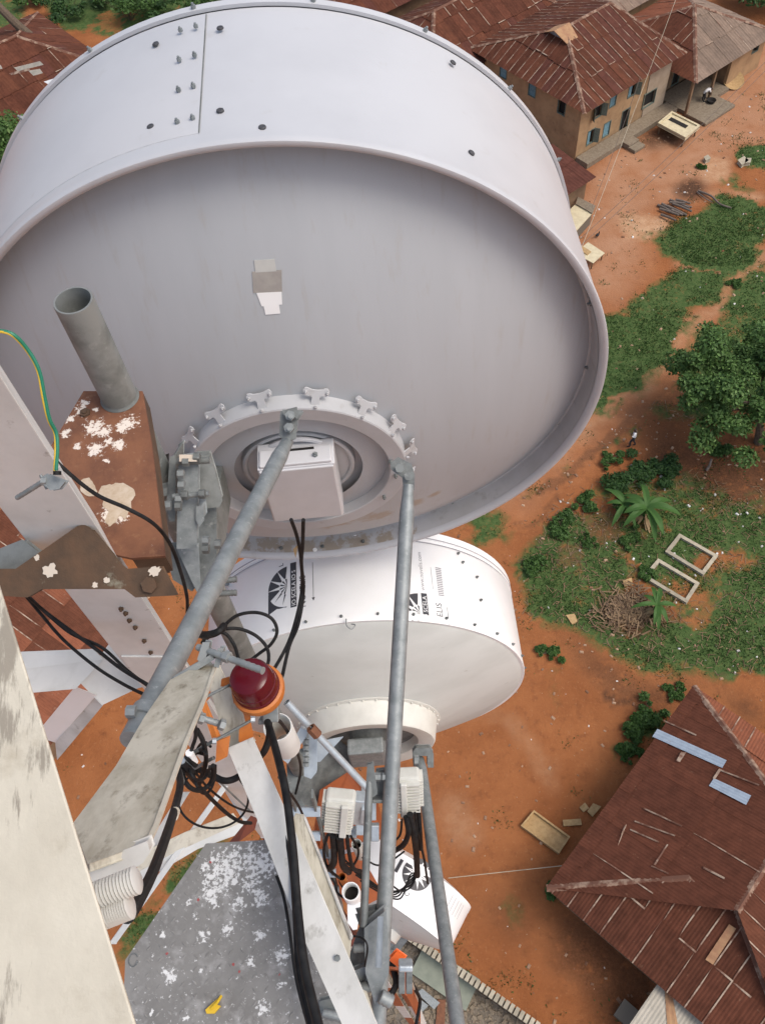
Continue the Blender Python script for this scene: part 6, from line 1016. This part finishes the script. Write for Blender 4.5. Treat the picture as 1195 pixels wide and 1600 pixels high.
mb = MB(); mb.box(PD(633.5, 1508, 7.13), RT*.060, UP*.028, FW*.07); build(mb, 'silver_cap', M['galv_new'], BX, bev=.016); mb = MB(); mb.prism([PD(*q, 7.4) for q in ((610, 1500), (620, 1489), (634, 1499), (625, 1512))], FW*.06); M['hot'] = mat('bright_orange_plastic', (.75, .13, .02), .5); build(mb, 'orange_cover', M['hot'], BX, bev=.01)
FR = thing('slotted_mount', 'grey slotted mount frame under the small white dish', 'mount', PD(612, 1450, 8.2))
for q in ([(602, 1425), (640, 1452), (637, 1460), (600, 1434)], [(596, 1505), (635, 1455), (640, 1462), (604, 1510)], [(600, 1440), (622, 1452), (614, 1482), (598, 1470)]): pz('bar', q, 8.2, FW*.08, 'galv', FR, .01)
for q in ((638, 1457),): mb = MB(); mb.tube([PD(632, 1450, 8.1), PD(640, 1460, 8.1)], .03, 8); build(mb, 'knuckle', M['galv_new'], FR, smooth=True)
for y in range(1440, 1492, 8): mb = MB(); mb.box(PD(612+(y-1440)*-.08, y, 8.25), RT*.10, UP*.015, FW*.03); build(mb, 'fin', M['white_plastic'], FR)
# ------------------------------------------------------------------ cables
def cable(label, pts, r, m='black', k=8, n=8, name='cable'): mb = MB(); mb.tube(smooth_path([PD(*p) for p in pts], k), r, n); return build(mb, name, M[m], smooth=True, label=label, cat='cable')
cable('thick black cable running down from below the red lamp past the white angle', [(418, 1128, 2.7), (432, 1175, 2.55), (447, 1240, 2.40), (458, 1330, 2.28), (465, 1420, 2.18), (476, 1510, 2.08), (500, 1612, 1.96)], .0118, n=12)
cable('second black cable hugging the thick cable along the white angle', [(446, 1300, 2.42), (456, 1360, 2.34), (461, 1430, 2.24), (467, 1520, 2.12), (488, 1615, 2.0)], .007)
cable('thin black cable lying on the platform beside the thick cable', [(432, 1368, 2.50), (443, 1400, 2.48), (452, 1450, 2.42), (463, 1530, 2.36), (484, 1612, 2.25)], .0045)
cable('black hose curving from the lamp body behind the white angle', [(420, 1126, 2.74), (421, 1150, 2.76), (414, 1172, 2.78), (404, 1184, 2.82), (390, 1196, 2.86), (372, 1214, 2.9), (352, 1220, 2.9), (332, 1212, 2.9), (300, 1196, 2.85)], .0115, n=10)
cable('left black cable hanging from the radio of the large dish', [(455, 812, 3.2), (464, 838, 3.35), (470, 870, 3.5), (472, 920, 3.6), (462, 970, 3.6), (448, 1010, 3.6), (424, 1052, 3.5), (412, 1064, 3.4)], .0075)
cable('right black cable hanging from the radio of the large dish', [(474, 812, 3.2), (473, 850, 3.35), (471, 880, 3.45), (474, 925, 3.6), (466, 975, 3.6), (452, 1010, 3.6), (440, 1060, 3.5), (430, 1080, 3.4)], .0075)
cable('outer black cable loop between the thick pipe and the white dish', [(318, 1000, 3.3), (345, 982, 3.2), (370, 962, 3.2), (400, 957, 3.2), (424, 966, 3.2), (433, 986, 3.2), (424, 1006, 3.2), (404, 1022, 3.2), (380, 1040, 3.2)], .0065)
cable('inner black cable loop in front of the thick pipe', [(318, 1000, 3.28), (340, 986, 3.15), (370, 982, 3.15), (398, 992, 3.15), (416, 1010, 3.15), (420, 1030, 3.15), (414, 1050, 3.1)], .0065)
cable('short black cable curl over the thick pipe above the red lamp', [(316, 1004, 3.2), (335, 990, 3.1), (352, 990, 3.1), (366, 1008, 3.1), (374, 1034, 3.05)], .0065)
cable('black cable bundle tied round the thick pipe', [(300, 984, 3.2), (316, 992, 3.1), (334, 990, 3.05), (345, 984, 3.05), (350, 978, 3.1)], .014)
cable('long black cable crossing the white leg and the rusty plate', [(-10, 605, 1.9), (20, 640, 2.0), (60, 690, 2.1), (100, 732, 2.15), (150, 772, 2.2), (200, 795, 2.25), (240, 818, 2.3), (265, 848, 2.4), (280, 885, 2.5), (292, 930, 2.6), (293, 962, 2.7)], .0055)
cable('upper of three black cables descending under the rusty clamp', [(40, 928, 2.6), (70, 955, 2.7), (110, 985, 2.7), (150, 1014, 2.7), (190, 1045, 2.6), (240, 1075, 2.5)], .0058); cable('middle of three black cables descending under the rusty clamp', [(45, 932, 2.65), (75, 960, 2.75), (112, 990, 2.75), (160, 1012, 2.7), (200, 1048, 2.65), (240, 1078, 2.55)], .0052); cable('lowest of three black cables descending under the rusty clamp', [(40, 930, 2.7), (65, 960, 2.75), (100, 1000, 2.75), (150, 1042, 2.7), (195, 1070, 2.6), (232, 1088, 2.5)], .0052)
gcab = [(-12, 516, 1.75), (20, 522, 1.75), (45, 548, 1.78), (62, 580, 1.8), (70, 620, 1.82), (78, 655, 1.84), (88, 676, 1.86), (90, 700, 1.86), (88, 735, 1.86)]
gw = thing('earth_wire', 'green and yellow striped earth wire looping down to the white leg', 'wire', PD(88, 735, 1.86)); mb = MB(); mb.tube(smooth_path([PD(*p) for p in gcab], 8), .0042, 8); build(mb, 'green_core', M['green'], gw, smooth=True)
mb = MB(); P_ = smooth_path([PD(*p) for p in gcab], 8); mb.tube([p-RT*.0030-UP*.001-FW*.0012*math.sin(i*.25) for i, p in enumerate(P_)], .0032, 8); build(mb, 'yellow_stripe', M['wyellow'], gw, smooth=True); mb = MB(); mb.tube([PD(90, 736, 1.85), PD(90, 742, 1.85)], .009, 8); build(mb, 'lug_sleeve', M['black'], gw)
EC = thing('earth_clamp', 'galvanised earth clamp with long stud on the edge of the white leg', 'clamp', PD(80, 750, 1.9)); rod(EC, PD(27, 778, 1.95), PD(72, 750, 1.90), .0065, 'galv'); pz('jaw', [(66, 748), (74, 742), (100, 752), (92, 762), (80, 764), (70, 756)], 1.88, FW*.02, 'galv', EC, .003); mb = MB(); mb.hexnut(PD(66, 752, 1.885), RT, .010, .012); build(mb, 'nut', M['galv'], EC); rod(EC, PD(64, 742, 1.9), PD(74, 764, 1.9), .004, 'galv')
cable('black feeder cable coming up behind the dirty brace with a white tape band', [(278, 1200, 2.3), (282, 1225, 2.2), (275, 1258, 2.0), (262, 1300, 1.7), (240, 1360, 1.4), (215, 1410, 1.2), (200, 1432, 1.1)], .0095, n=10); mb = MB(); a, b_ = PD(274, 1268, 1.93), PD(271, 1276, 1.90); mb.tube([a, b_], .0112, 12); build(mb, 'tape_band', M['leg_cream'], label='cream tape band wrapped round the black feeder cable', cat='tape')
for k_, (l_, pts_, r_) in enumerate((('thin black cable looping under the right radio to the long strut', [(628, 1280, 5.0), (624, 1306, 5.1), (606, 1322, 5.2), (598, 1340, 5.3), (612, 1360, 5.5)], .007), ('thin black cable from the orange plate to the white pipe end', [(508, 1362, 5.5), (522, 1378, 5.5), (528, 1396, 5.5), (548, 1408, 5.45)], .008), ('dark cable between the left radio and the cable ladder', [(512, 1304, 4.9), (506, 1330, 5.0), (512, 1356, 5.2), (530, 1372, 5.4)], .009), ('black cable running behind the red lamp to the short tube', [(424, 1120, 2.85), (440, 1130, 3.2), (458, 1160, 3.8), (470, 1200, 4.3), (462, 1240, 4.5)], .007),('thin black cable sagging from the coil towards the radio cluster', [(300, 1200, 2.8), (330, 1235, 3.1), (370, 1262, 3.4), (410, 1270, 3.8), (440, 1262, 4.2)], .0045), ('thin black cable rising from the coil behind the dirty brace', [(292, 1196, 2.6), (300, 1170, 2.5), (306, 1150, 2.45), (304, 1130, 2.4)], .006), ('second thin black cable rising from the coil behind the dirty brace', [(312, 1224, 2.7), (322, 1190, 2.6), (318, 1160, 2.5), (308, 1140, 2.45)], .0075), ('thin cable dropping from the left radio to the orange plate', [(548, 1306, 5.0), (560, 1330, 5.3), (552, 1352, 5.6), (530, 1372, 5.7), (545, 1400, 5.8)], .008), ('thin cable curling over the small white dish top', [(566, 1340, 5.6), (590, 1352, 5.7), (612, 1344, 5.7), (632, 1330, 5.7)], .006), ('thin cable hanging between the long strut and the printed sunburst', [(606, 1378, 5.8), (626, 1392, 5.9), (642, 1386, 5.95), (650, 1370, 6.0)], .006))): cable(l_, pts_, r_)
lp = [('large', 333, 1248, 55, 46, 3.3, .5), ('medium', 310, 1205, 24, 30, 2.6, .9), ('small', 312, 1195, 16, 24, 2.55, 1.3), ('narrow', 320, 1200, 17, 40, 2.7, 1.1)]
for nm_, cx, cy, rx, ry, d, ph_ in lp: cable('%s loop of thin black cable in the coil left of the white angle' % nm_, [(cx+rx*math.cos(a), cy+ry*math.sin(a), d+.05*math.sin(2*a)) for a in np.linspace(ph_-1.2, ph_+4.2, 14)], .0045 if nm_ != 'medium' else .0075, k=5)
cable('pair bound black cable crossing below the coil to the white angle', [(284, 1198, 2.7), (305, 1222, 2.9), (330, 1248, 3.1), (356, 1272, 3.3), (376, 1284, 3.4), (392, 1286, 3.5)], .0075); cable('thin grey cable behind the coil', [(340, 1218, 3.6), (362, 1240, 3.7), (392, 1268, 3.8)], .004, 'galv_dark')
JB = thing('cable_joint', 'black taped cable joints and silver connectors at the centre of the coil', 'connector', PD(290, 1195, 2.5))
for a, b_, r, m in (((276, 1188), (286, 1205), .012, 'black'), ((284, 1188), (296, 1200), .011, 'galv_new'), ((278, 1204), (283, 1222), .012, 'galv'), ((292, 1182), (306, 1196), .008, 'black'), ((296, 1176), (304, 1190), .012, 'dish2'), ((286, 1192), (300, 1206), .010, 'black')): mb = MB(); mb.tube([PD(*a, 2.5), PD(*b_, 2.55)], r, 10); build(mb, 'connector', M[m], JB, smooth=True)
cable('thin black cable coming off the ladder beside the thick cable', [(436, 1214, 3.4), (450, 1235, 3.6), (466, 1258, 3.9), (476, 1280, 4.2)], .006)
for i, (pts_, r) in enumerate((([(640, 1272, 5.0), (646, 1300, 5.1), (650, 1330, 5.3), (652, 1368, 5.6)], .020), ([(634, 1276, 5.0), (638, 1300, 5.05), (630, 1320, 5.15), (612, 1332, 5.3)], .017), ([(653, 1262, 5.1), (655, 1290, 5.2), (657, 1326, 5.4)], .016), ([(648, 1270, 5.05), (652, 1300, 5.2), (662, 1340, 5.5), (668, 1380, 5.8)], .008))): cable(['thick black jumper running from the right radio onto the printed sunburst', 'black jumper bending left from the right radio', 'short black jumper along the outer side of the right radio', 'thin black jumper trailing beside the thick one from the right radio'][i], pts_, r)
for i, (pts_, r) in enumerate((([(520, 1306, 4.9), (522, 1330, 5.0), (520, 1352, 5.1), (505, 1360, 5.2)], .020), ([(531, 1308, 4.9), (533, 1330, 5.0), (536, 1352, 5.1), (545, 1362, 5.3)], .022), ([(542, 1306, 4.9), (545, 1330, 5.0), (552, 1356, 5.2), (566, 1362, 5.4)], .012))): cable(['left black jumper under the left radio', 'thick middle black jumper under the left radio', 'right black jumper under the left radio'][i], pts_, r)
for i in range(5): x = 545+i*7; cable('thin dark cable sweeping across the small white dish from the pipe ends' , [(x-10, 1340+i*9, 5.6), (x+20, 1366+i*7, 5.7), (605+i*5, 1392+i*3, 5.9), (640, 1384-i*4, 6.0), (651, 1364, 6.0)], .0055)['group'] = 'thin cables over the small dish'
cable('black cable hanging by the strut foot over the orange leg', [(609, 1500, 7.9), (616, 1520, 7.8), (618, 1540, 7.7), (604, 1566, 7.6), (594, 1600, 7.4)], .03); cable('thin black cable looping beside the grey plinths', [(640, 1530, 9.5), (650, 1548, 9.6), (656, 1565, 9.8), (650, 1600, 9.8)], .02)
cable('thin dark cable on the strut foot bracket', [(548, 1462, 2.6), (566, 1466, 2.58), (574, 1480, 2.56), (570, 1510, 2.58)], .003)
for i, p in enumerate(((452, 1596), (455, 1585))): pass
pz2 = thing('lower_clamp', 'dark grey pipe clamp at the bottom edge of the platform beside the cables', 'clamp', PD(520, 1590, 2.35)); pz('plate', [(500, 1566), (516, 1562), (530, 1590), (524, 1612), (506, 1600)], 2.36, FW*.02, 'galv_dark', pz2, .003); rod(pz2, PD(504, 1582, 2.33), PD(536, 1590, 2.33), .012, 'galv', 'pin')
mb = MB(); a, b_, c = PD(458, 858, 3.42), PD(466, 850, 3.42), PD(462, 872, 3.42); mb.prism([a, b_, c], FW*.002); build(mb, 'leaf', M['yellow'] if False else M['dry'], label='small dry leaf caught on the hanging cables below the large dish', cat='leaf')
